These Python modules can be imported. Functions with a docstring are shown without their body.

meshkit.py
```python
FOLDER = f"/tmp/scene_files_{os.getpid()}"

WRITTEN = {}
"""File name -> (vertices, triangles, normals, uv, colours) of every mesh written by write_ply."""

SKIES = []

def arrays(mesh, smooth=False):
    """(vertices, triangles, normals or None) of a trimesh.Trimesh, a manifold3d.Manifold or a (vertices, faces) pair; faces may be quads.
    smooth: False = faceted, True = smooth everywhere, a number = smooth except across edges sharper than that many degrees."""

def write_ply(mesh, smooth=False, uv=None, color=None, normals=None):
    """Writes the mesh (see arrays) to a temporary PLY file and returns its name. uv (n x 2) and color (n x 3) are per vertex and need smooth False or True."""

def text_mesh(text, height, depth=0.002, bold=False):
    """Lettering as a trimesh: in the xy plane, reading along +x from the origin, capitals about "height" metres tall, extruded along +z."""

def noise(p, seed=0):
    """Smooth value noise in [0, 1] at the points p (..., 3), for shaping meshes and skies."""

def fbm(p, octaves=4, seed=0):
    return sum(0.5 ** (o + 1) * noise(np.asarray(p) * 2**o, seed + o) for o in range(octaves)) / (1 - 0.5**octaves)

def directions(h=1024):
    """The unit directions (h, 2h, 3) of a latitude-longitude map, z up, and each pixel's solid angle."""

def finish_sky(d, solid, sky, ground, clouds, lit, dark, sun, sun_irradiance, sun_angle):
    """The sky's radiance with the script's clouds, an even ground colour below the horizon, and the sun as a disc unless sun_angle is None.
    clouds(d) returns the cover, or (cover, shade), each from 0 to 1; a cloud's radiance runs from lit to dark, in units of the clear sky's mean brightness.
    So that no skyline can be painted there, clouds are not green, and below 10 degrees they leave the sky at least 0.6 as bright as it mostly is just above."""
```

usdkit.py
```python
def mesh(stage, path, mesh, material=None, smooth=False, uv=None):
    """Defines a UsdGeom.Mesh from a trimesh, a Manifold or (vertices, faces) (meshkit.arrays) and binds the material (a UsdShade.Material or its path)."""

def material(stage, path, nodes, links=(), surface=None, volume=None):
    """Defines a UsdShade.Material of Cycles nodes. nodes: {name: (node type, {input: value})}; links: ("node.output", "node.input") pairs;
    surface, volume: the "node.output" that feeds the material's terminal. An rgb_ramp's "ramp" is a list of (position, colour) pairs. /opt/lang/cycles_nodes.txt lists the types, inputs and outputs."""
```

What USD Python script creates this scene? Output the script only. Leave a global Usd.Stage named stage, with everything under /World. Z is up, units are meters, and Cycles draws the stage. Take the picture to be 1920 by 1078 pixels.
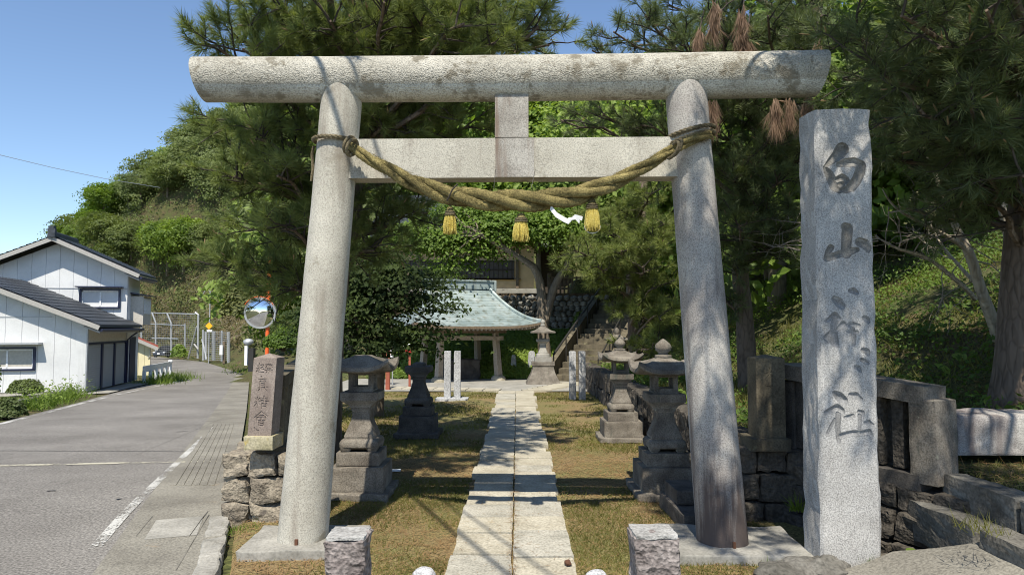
import math, random
import numpy as np, trimesh, manifold3d as m3
from pxr import Usd, UsdGeom, UsdLux, UsdShade, Gf, Sdf, Vt
import usdkit, meshkit

# ------------------------------------------------------------------ camera, sky, sun
stage = Usd.Stage.CreateInMemory()
UsdGeom.SetStageUpAxis(stage, 'Z')
UsdGeom.Xform.Define(stage, '/World'); UsdGeom.Scope.Define(stage, '/World/Looks')
EYE, PITCH, FPX = 1.6, math.atan(73 / 1280), 1280.0
SUN = np.array([-0.072, -0.60, 1.0]); SUN /= np.linalg.norm(SUN)
EXPOSURE, SKY, SUN_I = 0.66, 0.115, 1.12
cam = UsdGeom.Camera.Define(stage, '/World/camera')
cam.AddTranslateOp().Set((0, 0, EYE)); cam.AddRotateXOp().Set(90 + math.degrees(PITCH))
cam.CreateHorizontalApertureAttr(36.0); cam.CreateVerticalApertureAttr(36.0 * 574 / 1024); cam.CreateFocalLengthAttr(24.0)
cam.CreateExposureAttr(EXPOSURE); cam.CreateClippingRangeAttr((0.05, 5000.0))
elev, rot = math.asin(SUN[2]), math.atan2(SUN[0], SUN[1])
usdkit.material(stage, '/World/Looks/sky', {
    's': ('sky_texture', {'sky_type': 'single_scattering', 'sun_disc': False, 'sun_elevation': elev, 'sun_rotation': rot, 'altitude': 20.0, 'air_density': 0.95, 'aerosol_density': 0.08, 'ozone_density': 3.0}),
    'b': ('background_shader', {'strength': SKY})}, [('s.color', 'b.color')], surface='b.background')
dome = UsdLux.DomeLight.Define(stage, '/World/sky')
UsdShade.MaterialBindingAPI.Apply(dome.GetPrim()).Bind(UsdShade.Material.Get(stage, '/World/Looks/sky'))
dome.GetPrim().SetCustomDataByKey('kind', 'structure')
sun = UsdLux.DistantLight.Define(stage, '/World/sun')
sun.CreateNormalizeAttr(True); sun.CreateIntensityAttr(SUN_I); sun.CreateAngleAttr(0.5); sun.CreateColorAttr((1.0, 0.94, 0.82))
zr = Gf.Rotation(Gf.Vec3d(0, 0, 1), Gf.Vec3d(*SUN))
sun.AddTransformOp().Set(Gf.Matrix4d().SetRotate(zr))

# ------------------------------------------------------------------ helpers
NAMES = {}
def numbered(parent, name):
    k = NAMES.get((parent, name), 0); NAMES[(parent, name)] = k + 1
    return f'{parent}/{name}' if k == 0 else f'{parent}/{name}_{k:03d}'
def tag(prim, label=None, cat=None, group=None, kind=None):
    for k, v in (('label', label), ('category', cat), ('group', group), ('kind', kind)):
        if v: prim.SetCustomDataByKey(k, v)
def arr(m, smooth):
    if isinstance(m, list): m = cat_(m)
    return m
def cat_(ms):
    vs, fs, n = [], [], 0
    for m in ms:
        if hasattr(m, 'to_mesh'):
            q = m.to_mesh(); v, f = np.asarray(q.vert_properties)[:, :3], np.asarray(q.tri_verts)
        elif isinstance(m, tuple): v, f = np.asarray(m[0], float), np.asarray(m[1], int)
        else: v, f = np.asarray(m.vertices), np.asarray(m.faces)
        if f.shape[1] == 4: f = np.vstack([f[:, [0, 1, 2]], f[:, [0, 2, 3]]])
        vs.append(v); fs.append(f + n); n += len(v)
    return np.vstack(vs), np.vstack(fs)
def put(path, m, mat, smooth, base):
    v, f = cat_(m if isinstance(m, list) else [m])
    return usdkit.mesh(stage, path, (v - np.asarray(base, float), f), '/World/Looks/' + mat, smooth=smooth).GetPrim()
class Thing:
    """An Xform at the thing's base; parts are given in world coordinates."""
    def __init__(s, name, label=None, cat=None, base=(0, 0, 0), group=None, kind=None):
        s.path = numbered('/World', name); s.base = np.asarray(base, float)
        x = UsdGeom.Xform.Define(stage, s.path); x.AddTranslateOp().Set(tuple(map(float, base))); s.prim = x.GetPrim()
        tag(s.prim, label, cat, group, kind)
    def part(s, name, m, mat, smooth=False, parent=None, label=None, kind=None):
        path = numbered(str(parent.GetPath()) if parent else s.path, name)
        p = put(path, m, mat, smooth, s.base); tag(p, label, kind=kind); return p
def solo(name, m, mat, label=None, cat=None, group=None, kind=None, smooth=False):
    p = put(numbered('/World', name), m, mat, smooth, (0, 0, 0)); tag(p, label, cat, group, kind); return p
def copy_of(src, loc, scale=1.0, rz=0.0, label=None, group=None, cat=None):
    nm = src.prim.GetName(); nm = nm[:-4] if nm[-3:].isdigit() else nm
    x = UsdGeom.Xform.Define(stage, numbered('/World', nm))
    x.AddTranslateOp().Set(tuple(map(float, loc))); x.AddRotateZOp().Set(float(rz))
    x.AddScaleOp().Set((scale, scale, scale) if np.ndim(scale) == 0 else tuple(map(float, scale)))
    p = x.GetPrim(); p.GetReferences().AddInternalReference(src.prim.GetPath()); p.SetInstanceable(True)
    d = src.prim.GetCustomData(); tag(p, label or d.get('label'), cat or d.get('category'), group or d.get('group')); return p

CT, ST = math.cos(PITCH), math.sin(PITCH)
def ray(px, py):
    u, v = (px - 960) / FPX, (539 - py) / FPX
    return np.array([u, CT - v * ST, ST + v * CT])
def P(px, py, Y):
    d = ray(px, py); return np.array([0, 0, EYE]) + d * (Y / d[1])
def G(px, py, z=0.0):
    d = ray(px, py); return np.array([0, 0, EYE]) + d * ((z - EYE) / d[2])
def hit(px, py, p0, n):
    d = ray(px, py); o = np.array([0, 0, EYE]); return o + d * (np.dot(np.asarray(p0) - o, n) / np.dot(d, n))
def roadz(y): return np.interp(y, [-50, 6, 26, 93, 150, 400], [0, 0, -0.88, -2.7, -3.6, -4.0])
def R(px, py):
    d = ray(px, py); lo, hi = 2.0, 300.0
    for _ in range(50):
        m = (lo + hi) / 2; z = EYE + d[2] * m / d[1]
        lo, hi = (m, hi) if z > roadz(m) else (lo, m)
    Y = (lo + hi) / 2; return np.array([d[0] * Y / d[1], Y, float(roadz(Y))])

def box(c, s, rz=0.0, taper=1.0, shear=(0, 0)):
    """Box from centre of its base c, size s; taper scales the top."""
    x, y, z = s[0] / 2, s[1] / 2, s[2]
    v = np.array([[-x, -y, 0], [x, -y, 0], [x, y, 0], [-x, y, 0]] + [[a * taper + shear[0], b * taper + shear[1], z] for a, b in ((-x, -y), (x, -y), (x, y), (-x, y))])
    f = np.array([[0, 3, 2], [0, 2, 1], [4, 5, 6], [4, 6, 7], [0, 1, 5], [0, 5, 4], [1, 2, 6], [1, 6, 5], [2, 3, 7], [2, 7, 6], [3, 0, 4], [3, 4, 7]])
    c_, s_ = math.cos(rz), math.sin(rz)
    v = np.stack([v[:, 0] * c_ - v[:, 1] * s_, v[:, 0] * s_ + v[:, 1] * c_, v[:, 2]], 1)
    return v + np.asarray(c, float), f
def bar(a, b, w, h, up=(0, 0, 1)):
    a, b = np.asarray(a, float), np.asarray(b, float); t = b - a; t /= np.linalg.norm(t)
    s = np.cross(t, up); s /= np.linalg.norm(s) + 1e-9; n = np.cross(s, t)
    v = np.array([p + s * i * w / 2 + n * j * h / 2 for p in (a, b) for i, j in ((-1, -1), (1, -1), (1, 1), (-1, 1))])
    f = np.array([[0, 1, 2], [0, 2, 3], [4, 6, 5], [4, 7, 6], [0, 5, 1], [0, 4, 5], [1, 6, 2], [1, 5, 6], [2, 7, 3], [2, 6, 7], [3, 4, 0], [3, 7, 4]])
    return v, f
def tube(pts, rad, sides=8, cap=True):
    p = np.asarray(pts, float); n = len(p); rad = np.broadcast_to(rad, (n,))
    t = np.gradient(p, axis=0); t /= np.linalg.norm(t, axis=1, keepdims=True) + 1e-12
    a = np.zeros_like(p); ref = np.array([0, 0, 1.0]) if abs(t[0, 2]) < .9 else np.array([1.0, 0, 0])
    prev = np.cross(t[0], ref); prev /= np.linalg.norm(prev)
    for i in range(n):
        prev = prev - t[i] * np.dot(prev, t[i]); prev /= np.linalg.norm(prev) + 1e-12; a[i] = prev
    b = np.cross(t, a); ang = np.arange(sides) * 2 * np.pi / sides
    v = p[:, None] + rad[:, None, None] * (np.cos(ang)[None, :, None] * a[:, None] + np.sin(ang)[None, :, None] * b[:, None])
    i, j = np.meshgrid(np.arange(n - 1), np.arange(sides), indexing='ij')
    q = np.stack([i * sides + j, i * sides + (j + 1) % sides, (i + 1) * sides + (j + 1) % sides, (i + 1) * sides + j], -1).reshape(-1, 4)
    f = np.vstack([q[:, [0, 1, 2]], q[:, [0, 2, 3]]]); v = v.reshape(-1, 3)
    if cap:
        k = len(v); v = np.vstack([v, p[:1], p[-1:]]); j = np.arange(sides); e = (n - 1) * sides
        f = np.vstack([f, np.stack([np.full(sides, k), (j + 1) % sides, j], 1), np.stack([np.full(sides, k + 1), e + j, e + (j + 1) % sides], 1)])
    return v, f
def spline(pts, n):
    p = np.asarray(pts, float); d = np.r_[0, np.cumsum(np.linalg.norm(np.diff(p[:, :3], axis=0), axis=1))]
    from scipy.interpolate import CubicSpline, PchipInterpolator
    return PchipInterpolator(d, p, axis=0)(np.linspace(0, d[-1], n)) if len(p) > 2 else np.linspace(p[0], p[-1], n)
def rsq(c, z, hx, hy=None, r=.25, n=5):
    """Rounded square ring of points."""
    hy = hx if hy is None else hy; out = []
    for k, (sx, sy) in enumerate(((1, 1), (-1, 1), (-1, -1), (1, -1))):
        rr = r * min(hx, hy)
        for i in range(n):
            a = (k + i / (n - 1)) * math.pi / 2
            out.append((c[0] + sx * (hx - rr) + rr * math.cos(a), c[1] + sy * (hy - rr) + rr * math.sin(a), z))
    return np.array(out)
def loft(rings, close=True):
    n, s = len(rings), len(rings[0]); v = np.vstack(rings)
    i, j = np.meshgrid(np.arange(n - 1), np.arange(s), indexing='ij')
    q = np.stack([i * s + j, i * s + (j + 1) % s, (i + 1) * s + (j + 1) % s, (i + 1) * s + j], -1).reshape(-1, 4)
    f = np.vstack([q[:, [0, 1, 2]], q[:, [0, 2, 3]]])
    if close:
        v = np.vstack([v, rings[0].mean(0), rings[-1].mean(0)]); k = n * s; j = np.arange(s); e = (n - 1) * s
        f = np.vstack([f, np.stack([np.full(s, k), (j + 1) % s, j], 1), np.stack([np.full(s, k + 1), e + j, e + (j + 1) % s], 1)])
    return v, f
def lathe(c, prof, n=20):
    a = np.arange(n) * 2 * np.pi / n
    return loft([np.stack([c[0] + r * np.cos(a), c[1] + r * np.sin(a), np.full(n, c[2] + z)], 1) for r, z in prof])
def shape(pts2, d, frame):
    """Polygon (2d, counter-clockwise) extruded by d; frame = (origin, ex, ey): ez = ex x ey."""
    o, ex, ey = (np.asarray(x, float) for x in frame); ez = np.cross(ex, ey)
    from shapely.geometry import Polygon
    m = trimesh.creation.extrude_polygon(Polygon(pts2), d, engine='earcut'); v = np.asarray(m.vertices)
    return o + v[:, :1] * ex + v[:, 1:2] * ey + v[:, 2:] * ez, np.asarray(m.faces)
def rough_box(c, s, amp, seed, n=3, rz=0.0, freq=6.0, taper=1.0, bev=.06):
    """A hewn block: subdivided box with bevelled corners and noise; base centre c."""
    m = trimesh.creation.box([1, 1, 1])
    for _ in range(n): m = m.subdivide()
    v = np.asarray(m.vertices); sc = np.asarray(s, float)
    k = np.sort(np.abs(v), axis=1)[:, 1] / .5
    v = v * (1 - bev * np.clip((k - .7) / .3, 0, 1) ** 3)[:, None]
    v[:, :2] *= (1 + (taper - 1) * (v[:, 2:] + .5)); p = v * sc
    q = np.stack([meshkit.noise(p * freq + 17 * i + seed * 3.1, seed) for i in range(3)], 1) - .5
    q2 = np.stack([meshkit.noise(p * freq * 2.7 + 9 * i + seed * 1.7, seed + 5) for i in range(3)], 1) - .5
    p = p + amp * (q * 1.4 + q2 * .7); p[:, 2] += sc[2] / 2
    c_, s_ = math.cos(rz), math.sin(rz)
    return np.stack([p[:, 0] * c_ - p[:, 1] * s_, p[:, 0] * s_ + p[:, 1] * c_, p[:, 2]], 1) + np.asarray(c, float), np.asarray(m.faces)
def boulder(c, s, seed, n=2, rz=0.0, amp=.35):
    m = trimesh.creation.icosphere(n); v = np.asarray(m.vertices)
    v = v * (1 + amp * (meshkit.noise(v * 1.5 + seed * 7.3, seed) - .5) + amp * .5 * (meshkit.noise(v * 4 + seed, seed + 1) - .5))[:, None] * np.asarray(s)
    c_, s_ = math.cos(rz), math.sin(rz)
    return np.stack([v[:, 0] * c_ - v[:, 1] * s_, v[:, 0] * s_ + v[:, 1] * c_, v[:, 2]], 1) + np.asarray(c, float), np.asarray(m.faces)

# ------------------------------------------------------------------ materials
def M(name, nodes, links, surface, volume=None): usdkit.material(stage, '/World/Looks/' + name, nodes, links, surface, volume)
def ramp(*stops): return ('rgb_ramp', {'ramp': list(stops)})
def stone(name, c1, c2, mott=2.5, grain=90., glo=.72, ghi=1.2, rough=.85, bump=.25, bdist=.006, spot=None, spot_at=.62, spot_scale=6., lo=.35, hi=.65, streak=None):
    nodes = {'g': ('geometry', {}), 'n': ('noise_texture', {'scale': mott, 'detail': 5.0, 'roughness': .6}),
             'r': ramp((lo, c1), (hi, c2)), 's': ('noise_texture', {'scale': grain, 'detail': 1.5, 'roughness': .6}),
             'sr': ramp((.33, (glo,) * 3), (.5, (1, 1, 1)), (.67, (ghi,) * 3)),
             'm': ('mix', {'mix_type': 'multiply', 'fac': 1.0}),
             'b2': ('noise_texture', {'scale': grain * .22, 'detail': 3.0}),
             'ba': ('math', {'math_type': 'add'}),
             'bp': ('bump', {'strength': bump, 'distance': bdist}), 'p': ('principled_bsdf', {'roughness': rough, 'specular_ior_level': .25})}
    links = [('g.position', 'n.vector'), ('g.position', 's.vector'), ('g.position', 'b2.vector'), ('n.fac', 'r.fac'), ('s.fac', 'sr.fac'), ('r.color', 'm.color1'), ('sr.color', 'm.color2'),
             ('s.fac', 'ba.value1'), ('b2.fac', 'ba.value2'), ('ba.value', 'bp.height'), ('bp.normal', 'p.normal')]
    out = 'm.color'
    if spot:
        nodes |= {'l': ('noise_texture', {'scale': spot_scale, 'detail': 6.0, 'roughness': .7}), 'lr': ramp((spot_at, (0, 0, 0)), (spot_at + .07, (1, 1, 1))), 'lm': ('mix', {'color2': spot})}
        links += [('g.position', 'l.vector'), ('l.fac', 'lr.fac'), ('lr.color', 'lm.fac'), (out, 'lm.color1')]; out = 'lm.color'
    if streak:   # (colour, scale xy, scale z, at): vertical run-off stains
        col, sxy, sz, at = streak
        nodes |= {'mp': ('mapping', {'scale': (sxy, sxy, sz)}), 'k': ('noise_texture', {'scale': 1.0, 'detail': 5.0, 'roughness': .6}), 'kr': ramp((at, (0, 0, 0)), (at + .15, (.8, .8, .8))), 'km': ('mix', {'color2': col})}
        links += [('g.position', 'mp.vector'), ('mp.vector', 'k.vector'), ('k.fac', 'kr.fac'), ('kr.color', 'km.fac'), (out, 'km.color1')]; out = 'km.color'
    M(name, nodes, links + [(out, 'p.base_color')], 'p.BSDF')
def plain(name, c, rough=.6, metal=0., spec=.4, var=.12, scale=12., bump=0.):
    nodes = {'g': ('geometry', {}), 'n': ('noise_texture', {'scale': scale, 'detail': 4.0}), 'r': ramp((.3, tuple(x * (1 - var) for x in c)), (.7, tuple(min(1, x * (1 + var)) for x in c))),
             'bp': ('bump', {'strength': bump, 'distance': .004}), 'p': ('principled_bsdf', {'roughness': rough, 'metallic': metal, 'specular_ior_level': spec})}
    M(name, nodes, [('g.position', 'n.vector'), ('n.fac', 'r.fac'), ('r.color', 'p.base_color')] + ([('n.fac', 'bp.height'), ('bp.normal', 'p.normal')] if bump else []), 'p.BSDF')
def leaf(name, dark, mid, light, trans=.3, rough=.55, clump=.8, spec=.3, ind=.5, grp=.7):
    """Leaves: colour varies by leaf and by clump, light passes through."""
    M(name, {'g': ('geometry', {}), 'n': ('noise_texture', {'scale': clump, 'detail': 2.0}), 'a': ('math', {'math_type': 'multiply_add', 'value2': ind}), 'h': ('math', {'math_type': 'multiply', 'value2': grp}),
             'r': ramp((.2, dark), (.5, mid), (.8, light)), 'p': ('principled_bsdf', {'roughness': rough, 'specular_ior_level': spec}), 't': ('translucent_bsdf', {}),
             'tc': ('mix', {'mix_type': 'multiply', 'fac': 1.0, 'color2': (1.25, 1.3, .6)}), 'x': ('mix_closure', {'fac': trans})},
      [('g.position', 'n.vector'), ('g.random_per_island', 'a.value1'), ('n.fac', 'h.value1'), ('h.value', 'a.value3'), ('a.value', 'r.fac'), ('r.color', 'p.base_color'), ('r.color', 'tc.color1'), ('tc.color', 't.color'),
       ('p.BSDF', 'x.closure1'), ('t.BSDF', 'x.closure2')], 'x.closure')

stone('granite', (.36, .338, .285), (.49, .465, .40), mott=1.7, grain=110., glo=.68, ghi=1.15, bump=.4, spot=(.25, .225, .175), spot_at=.59, spot_scale=2.6, streak=((.22, .19, .155), 6., .6, .56))
stone('granite_lintel', (.32, .302, .255), (.47, .448, .39), mott=2.2, grain=95., glo=.58, ghi=1.18, bump=.9, bdist=.014, spot=(.20, .18, .14), spot_at=.54, spot_scale=5.0)
stone('granite_stained', (.23, .21, .185), (.38, .36, .325), mott=4., grain=120., glo=.65, ghi=1.2, streak=((.17, .12, .09), 12., 1.0, .52))
stone('granite_old', (.22, .19, .185), (.43, .41, .375), mott=2.0, grain=120., glo=.62, ghi=1.2, bump=.35, spot=(.20, .175, .17), spot_at=.6, spot_scale=3.0, streak=((.13, .105, .10), 7., .7, .5))
def stained_pillar(name):
    stone(name + '_base', (.25, .225, .215), (.44, .42, .385), mott=2.0, grain=120.)
    M(name, {'g': ('geometry', {}), 'n': ('noise_texture', {'scale': 1.8, 'detail': 5.0, 'roughness': .6}), 'r': ramp((.35, (.27, .245, .23)), (.65, (.45, .43, .395))), 's': ('noise_texture', {'scale': 120., 'detail': 1.5}), 'sr': ramp((.33, (.62,) * 3), (.5, (1, 1, 1)), (.67, (1.2,) * 3)), 'm': ('mix', {'mix_type': 'multiply', 'fac': 1.0}),
             'z': ('separate_xyz', {}), 'zr': ('map_range', {'from_min': 1.05, 'from_max': 0.05, 'to_min': 0.0, 'to_max': .34, 'clamp': True}), 'mp': ('mapping', {'scale': (9., 9., .7)}), 'k': ('noise_texture', {'scale': 1.0, 'detail': 6.0, 'roughness': .65}), 'a': ('math', {'math_type': 'add'}), 'kr': ramp((.56, (0, 0, 0)), (.80, (1, 1, 1))), 'km': ('mix', {'color2': (.095, .075, .068)}),
             'bp': ('bump', {'strength': .35, 'distance': .006}), 'p': ('principled_bsdf', {'roughness': .85, 'specular_ior_level': .25})},
      [('g.position', 'n.vector'), ('n.fac', 'r.fac'), ('g.position', 's.vector'), ('s.fac', 'sr.fac'), ('r.color', 'm.color1'), ('sr.color', 'm.color2'), ('g.position', 'z.vector'), ('z.z', 'zr.value'), ('g.position', 'mp.vector'), ('mp.vector', 'k.vector'), ('k.fac', 'a.value1'), ('zr.result', 'a.value2'),
       ('a.value', 'kr.fac'), ('kr.color', 'km.fac'), ('m.color', 'km.color1'), ('km.color', 'p.base_color'), ('s.fac', 'bp.height'), ('bp.normal', 'p.normal')], 'p.BSDF')
stained_pillar('granite_stained_foot')
stone('granite_blue', (.32, .31, .295), (.445, .434, .415), mott=3., grain=120., glo=.6, ghi=1.3, rough=.75, bump=.3, spot=(.36, .345, .31), spot_at=.64)
stone('granite_pale', (.34, .345, .355), (.46, .46, .465), mott=3., grain=60., glo=.6, ghi=1.3)
stone('lantern_stone', (.105, .09, .074), (.215, .192, .16), mott=5., grain=85., glo=.68, ghi=1.25, spot=(.27, .26, .20), spot_at=.64, spot_scale=9., streak=((.065, .075, .062), 9., 2.0, .58), bump=.4)
stone('lantern_dark', (.055, .05, .046), (.12, .108, .095), mott=5., grain=85., spot=(.17, .17, .14), spot_at=.66, spot_scale=8., bump=.4)
stone('post_stone', (.20, .162, .14), (.29, .245, .215), mott=4., grain=90., glo=.75, ghi=1.2, streak=((.16, .125, .11), 7., 1.5, .6))
stone('post_base', (.30, .27, .17), (.42, .38, .27), mott=9., grain=60., spot=(.42, .33, .12), spot_at=.55, spot_scale=8.)
stone('wall_stone', (.16, .135, .105), (.30, .26, .20), mott=5., grain=40., glo=.7, ghi=1.25, bump=.8, bdist=.02, spot=(.10, .085, .07), spot_at=.6, spot_scale=5.)
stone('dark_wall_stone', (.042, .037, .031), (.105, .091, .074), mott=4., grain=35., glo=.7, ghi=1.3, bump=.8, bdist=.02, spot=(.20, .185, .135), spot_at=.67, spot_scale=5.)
stone('purple_stone', (.15, .125, .118), (.26, .228, .215), mott=8., grain=35., glo=.6, ghi=1.35, bump=1.0, bdist=.02, spot=(.33, .30, .28), spot_at=.62, spot_scale=9.)
stone('pale_top', (.27, .262, .25), (.39, .382, .368), mott=10., grain=60., bump=.8, bdist=.012)
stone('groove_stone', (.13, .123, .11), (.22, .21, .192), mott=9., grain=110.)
stone('groove_stone_pale', (.18, .178, .175), (.275, .272, .268), mott=9., grain=110.)  # lower strokes: same granite, with the groove shade put into a darker colour
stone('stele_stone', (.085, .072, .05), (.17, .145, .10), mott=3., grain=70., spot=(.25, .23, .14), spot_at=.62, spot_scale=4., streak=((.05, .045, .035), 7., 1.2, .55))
stone('slab_stone', (.31, .28, .215), (.43, .395, .315), mott=2.4, grain=55., glo=.75, ghi=1.2, spot=(.36, .29, .19), spot_at=.64, spot_scale=4.)
stone('slab_stone_grey', (.28, .265, .22), (.41, .385, .325), mott=3.1, grain=60., glo=.72, ghi=1.2, spot=(.30, .25, .18), spot_at=.66, spot_scale=5.)
stone('concrete', (.22, .21, .185), (.33, .315, .28), mott=3., grain=50., glo=.82, ghi=1.12, spot=(.27, .255, .22), spot_at=.64, spot_scale=4.)
stone('concrete_dark', (.078, .073, .062), (.165, .155, .136), mott=3., grain=45., bump=.5, bdist=.01, spot=(.10, .095, .08), spot_at=.6, spot_scale=4.)
stone('asphalt', (.14, .13, .118), (.205, .192, .175), mott=.5, grain=55., glo=.55, ghi=1.5, rough=.9, bump=.5, bdist=.008, spot=(.19, .18, .168), spot_at=.66, spot_scale=.9)
stone('shoulder', (.155, .143, .12), (.235, .22, .185), mott=1.2, grain=60., glo=.7, ghi=1.25, bump=.4, spot=(.26, .21, .15), spot_at=.64, spot_scale=2.)
def worn(name, c, at, sc):
    M(name, {'g': ('geometry', {}), 'n': ('noise_texture', {'scale': sc, 'detail': 4.0, 'roughness': .75}), 'm': ('noise_texture', {'scale': 1.7, 'detail': 2.0}), 'a': ('math', {'math_type': 'multiply_add', 'value2': .8}), 'r': ramp((at, (0, 0, 0)), (at + .06, (1, 1, 1))),
             'p': ('principled_bsdf', {'base_color': c, 'roughness': .8}), 't': ('transparent_bsdf', {}), 'x': ('mix_closure', {})},
      [('g.position', 'n.vector'), ('g.position', 'm.vector'), ('m.fac', 'a.value1'), ('n.fac', 'a.value3'), ('a.value', 'r.fac'), ('r.color', 'x.fac'), ('t.BSDF', 'x.closure1'), ('p.BSDF', 'x.closure2')], 'x.closure')
worn('worn_paint', (.46, .45, .42), .86, 42.)
worn('cream_paint', (.42, .39, .30), .84, 30.)
stone('cobble', (.10, .095, .082), (.27, .255, .225), mott=3.5, grain=30., glo=.7, ghi=1.3, spot=(.36, .35, .31), spot_at=.62, spot_scale=3.5)
stone('soil', (.06, .045, .03), (.13, .098, .062), mott=5., grain=50., glo=.6, ghi=1.4, bump=.8, bdist=.02, spot=(.17, .11, .055), spot_at=.58, spot_scale=6.)
stone('lawn', (.20, .145, .07), (.155, .14, .055), mott=1.1, grain=50., glo=.5, ghi=1.5, rough=.95, bump=.9, bdist=.02, spot=(.19, .135, .07), spot_at=.58, spot_scale=3.2, lo=.42, hi=.58)
stone('hill_soil', (.075, .06, .03), (.07, .085, .025), mott=.8, grain=18., glo=.55, ghi=1.5, rough=.95, bump=1., bdist=.05, spot=(.16, .11, .06), spot_at=.6, spot_scale=.9)
stone('white_siding', (.57, .575, .575), (.66, .665, .665), mott=1.2, grain=18., glo=.96, ghi=1.02, rough=.5, bump=.04, streak=((.43, .44, .43), 2.6, .22, .63))
plain('white_trim', (.8, .8, .8), .4)
plain('grey_wood', (.36, .345, .32), .7, scale=20.)
plain('roof_tile', (.045, .05, .058), .45, scale=8., var=.3)
plain('red_roof', (.28, .07, .045), .6)
plain('navy', (.016, .02, .05), .4)
plain('shutter', (.33, .345, .36), .45)
plain('beige_panel', (.47, .44, .385), .6)
plain('yellow_siding', (.66, .59, .38), .6, scale=2., var=.06)
plain('steel', (.42, .43, .44), .5, .4)
plain('white_steel', (.72, .74, .76), .45)
plain('orange', (.75, .13, .03), .45)
plain('amber', (.9, .42, .02), .4)
plain('car_paint', (.035, .04, .05), .25, spec=.6)
plain('rubber', (.02, .02, .02), .8)
plain('dark_metal', (.03, .028, .025), .5)
plain('rust', (.10, .045, .025), .9)
plain('black', (.012, .012, .012), .6)
plain('red_wood', (.30, .085, .05), .7)
plain('red_cloth', (.45, .03, .03), .7)
plain('old_wood', (.16, .12, .08), .8, scale=25., var=.3)
plain('weathered_wood', (.36, .31, .25), .8, scale=25., var=.25)
plain('dark_wood', (.05, .038, .028), .8, scale=25., var=.3)
plain('ochre_wall', (.66, .47, .26), .8, scale=4., var=.08)
plain('lattice', (.10, .085, .075), .7)
plain('paper', (.66, .665, .67), .8, var=.02)
plain('twig', (.22, .185, .145), .9, scale=30., var=.3)
plain('dark_twig', (.045, .036, .028), .9, scale=30., var=.3)
plain('moss', (.05, .075, .015), .95, scale=20., var=.5)
M('mirror', {'g': ('glossy_bsdf', {'color': (.8, .83, .86), 'roughness': .03})}, [], 'g.BSDF')
M('window_glass', {'f': ('fresnel', {'IOR': 1.5}), 't': ('transparent_bsdf', {'color': (.75, .8, .8)}), 'g': ('glossy_bsdf', {'color': (.9, .9, .9), 'roughness': .02}), 'x': ('mix_closure', {})}, [('f.fac', 'x.fac'), ('t.BSDF', 'x.closure1'), ('g.BSDF', 'x.closure2')], 'x.closure')
plain('blind', (.62, .64, .65), .7)
plain('curtain', (.42, .38, .30), .8)
M('copper', {'g': ('geometry', {}), 'n': ('noise_texture', {'scale': 2.5, 'detail': 5.0}), 'r': ramp((.3, (.20, .25, .245)), (.55, (.29, .345, .34)), (.75, (.36, .40, .39))), 'mp': ('mapping', {'scale': (7., 7., .6)}), 'k': ('noise_texture', {'scale': 1.0, 'detail': 4.0}),
            'kr': ramp((.5, (1, 1, 1)), (.7, (.62, .58, .5))), 'm': ('mix', {'mix_type': 'multiply', 'fac': 1.0}), 'p': ('principled_bsdf', {'roughness': .5, 'metallic': .15})},
  [('g.position', 'n.vector'), ('n.fac', 'r.fac'), ('g.position', 'mp.vector'), ('mp.vector', 'k.vector'), ('k.fac', 'kr.fac'), ('r.color', 'm.color1'), ('kr.color', 'm.color2'), ('m.color', 'p.base_color')], 'p.BSDF')
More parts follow.
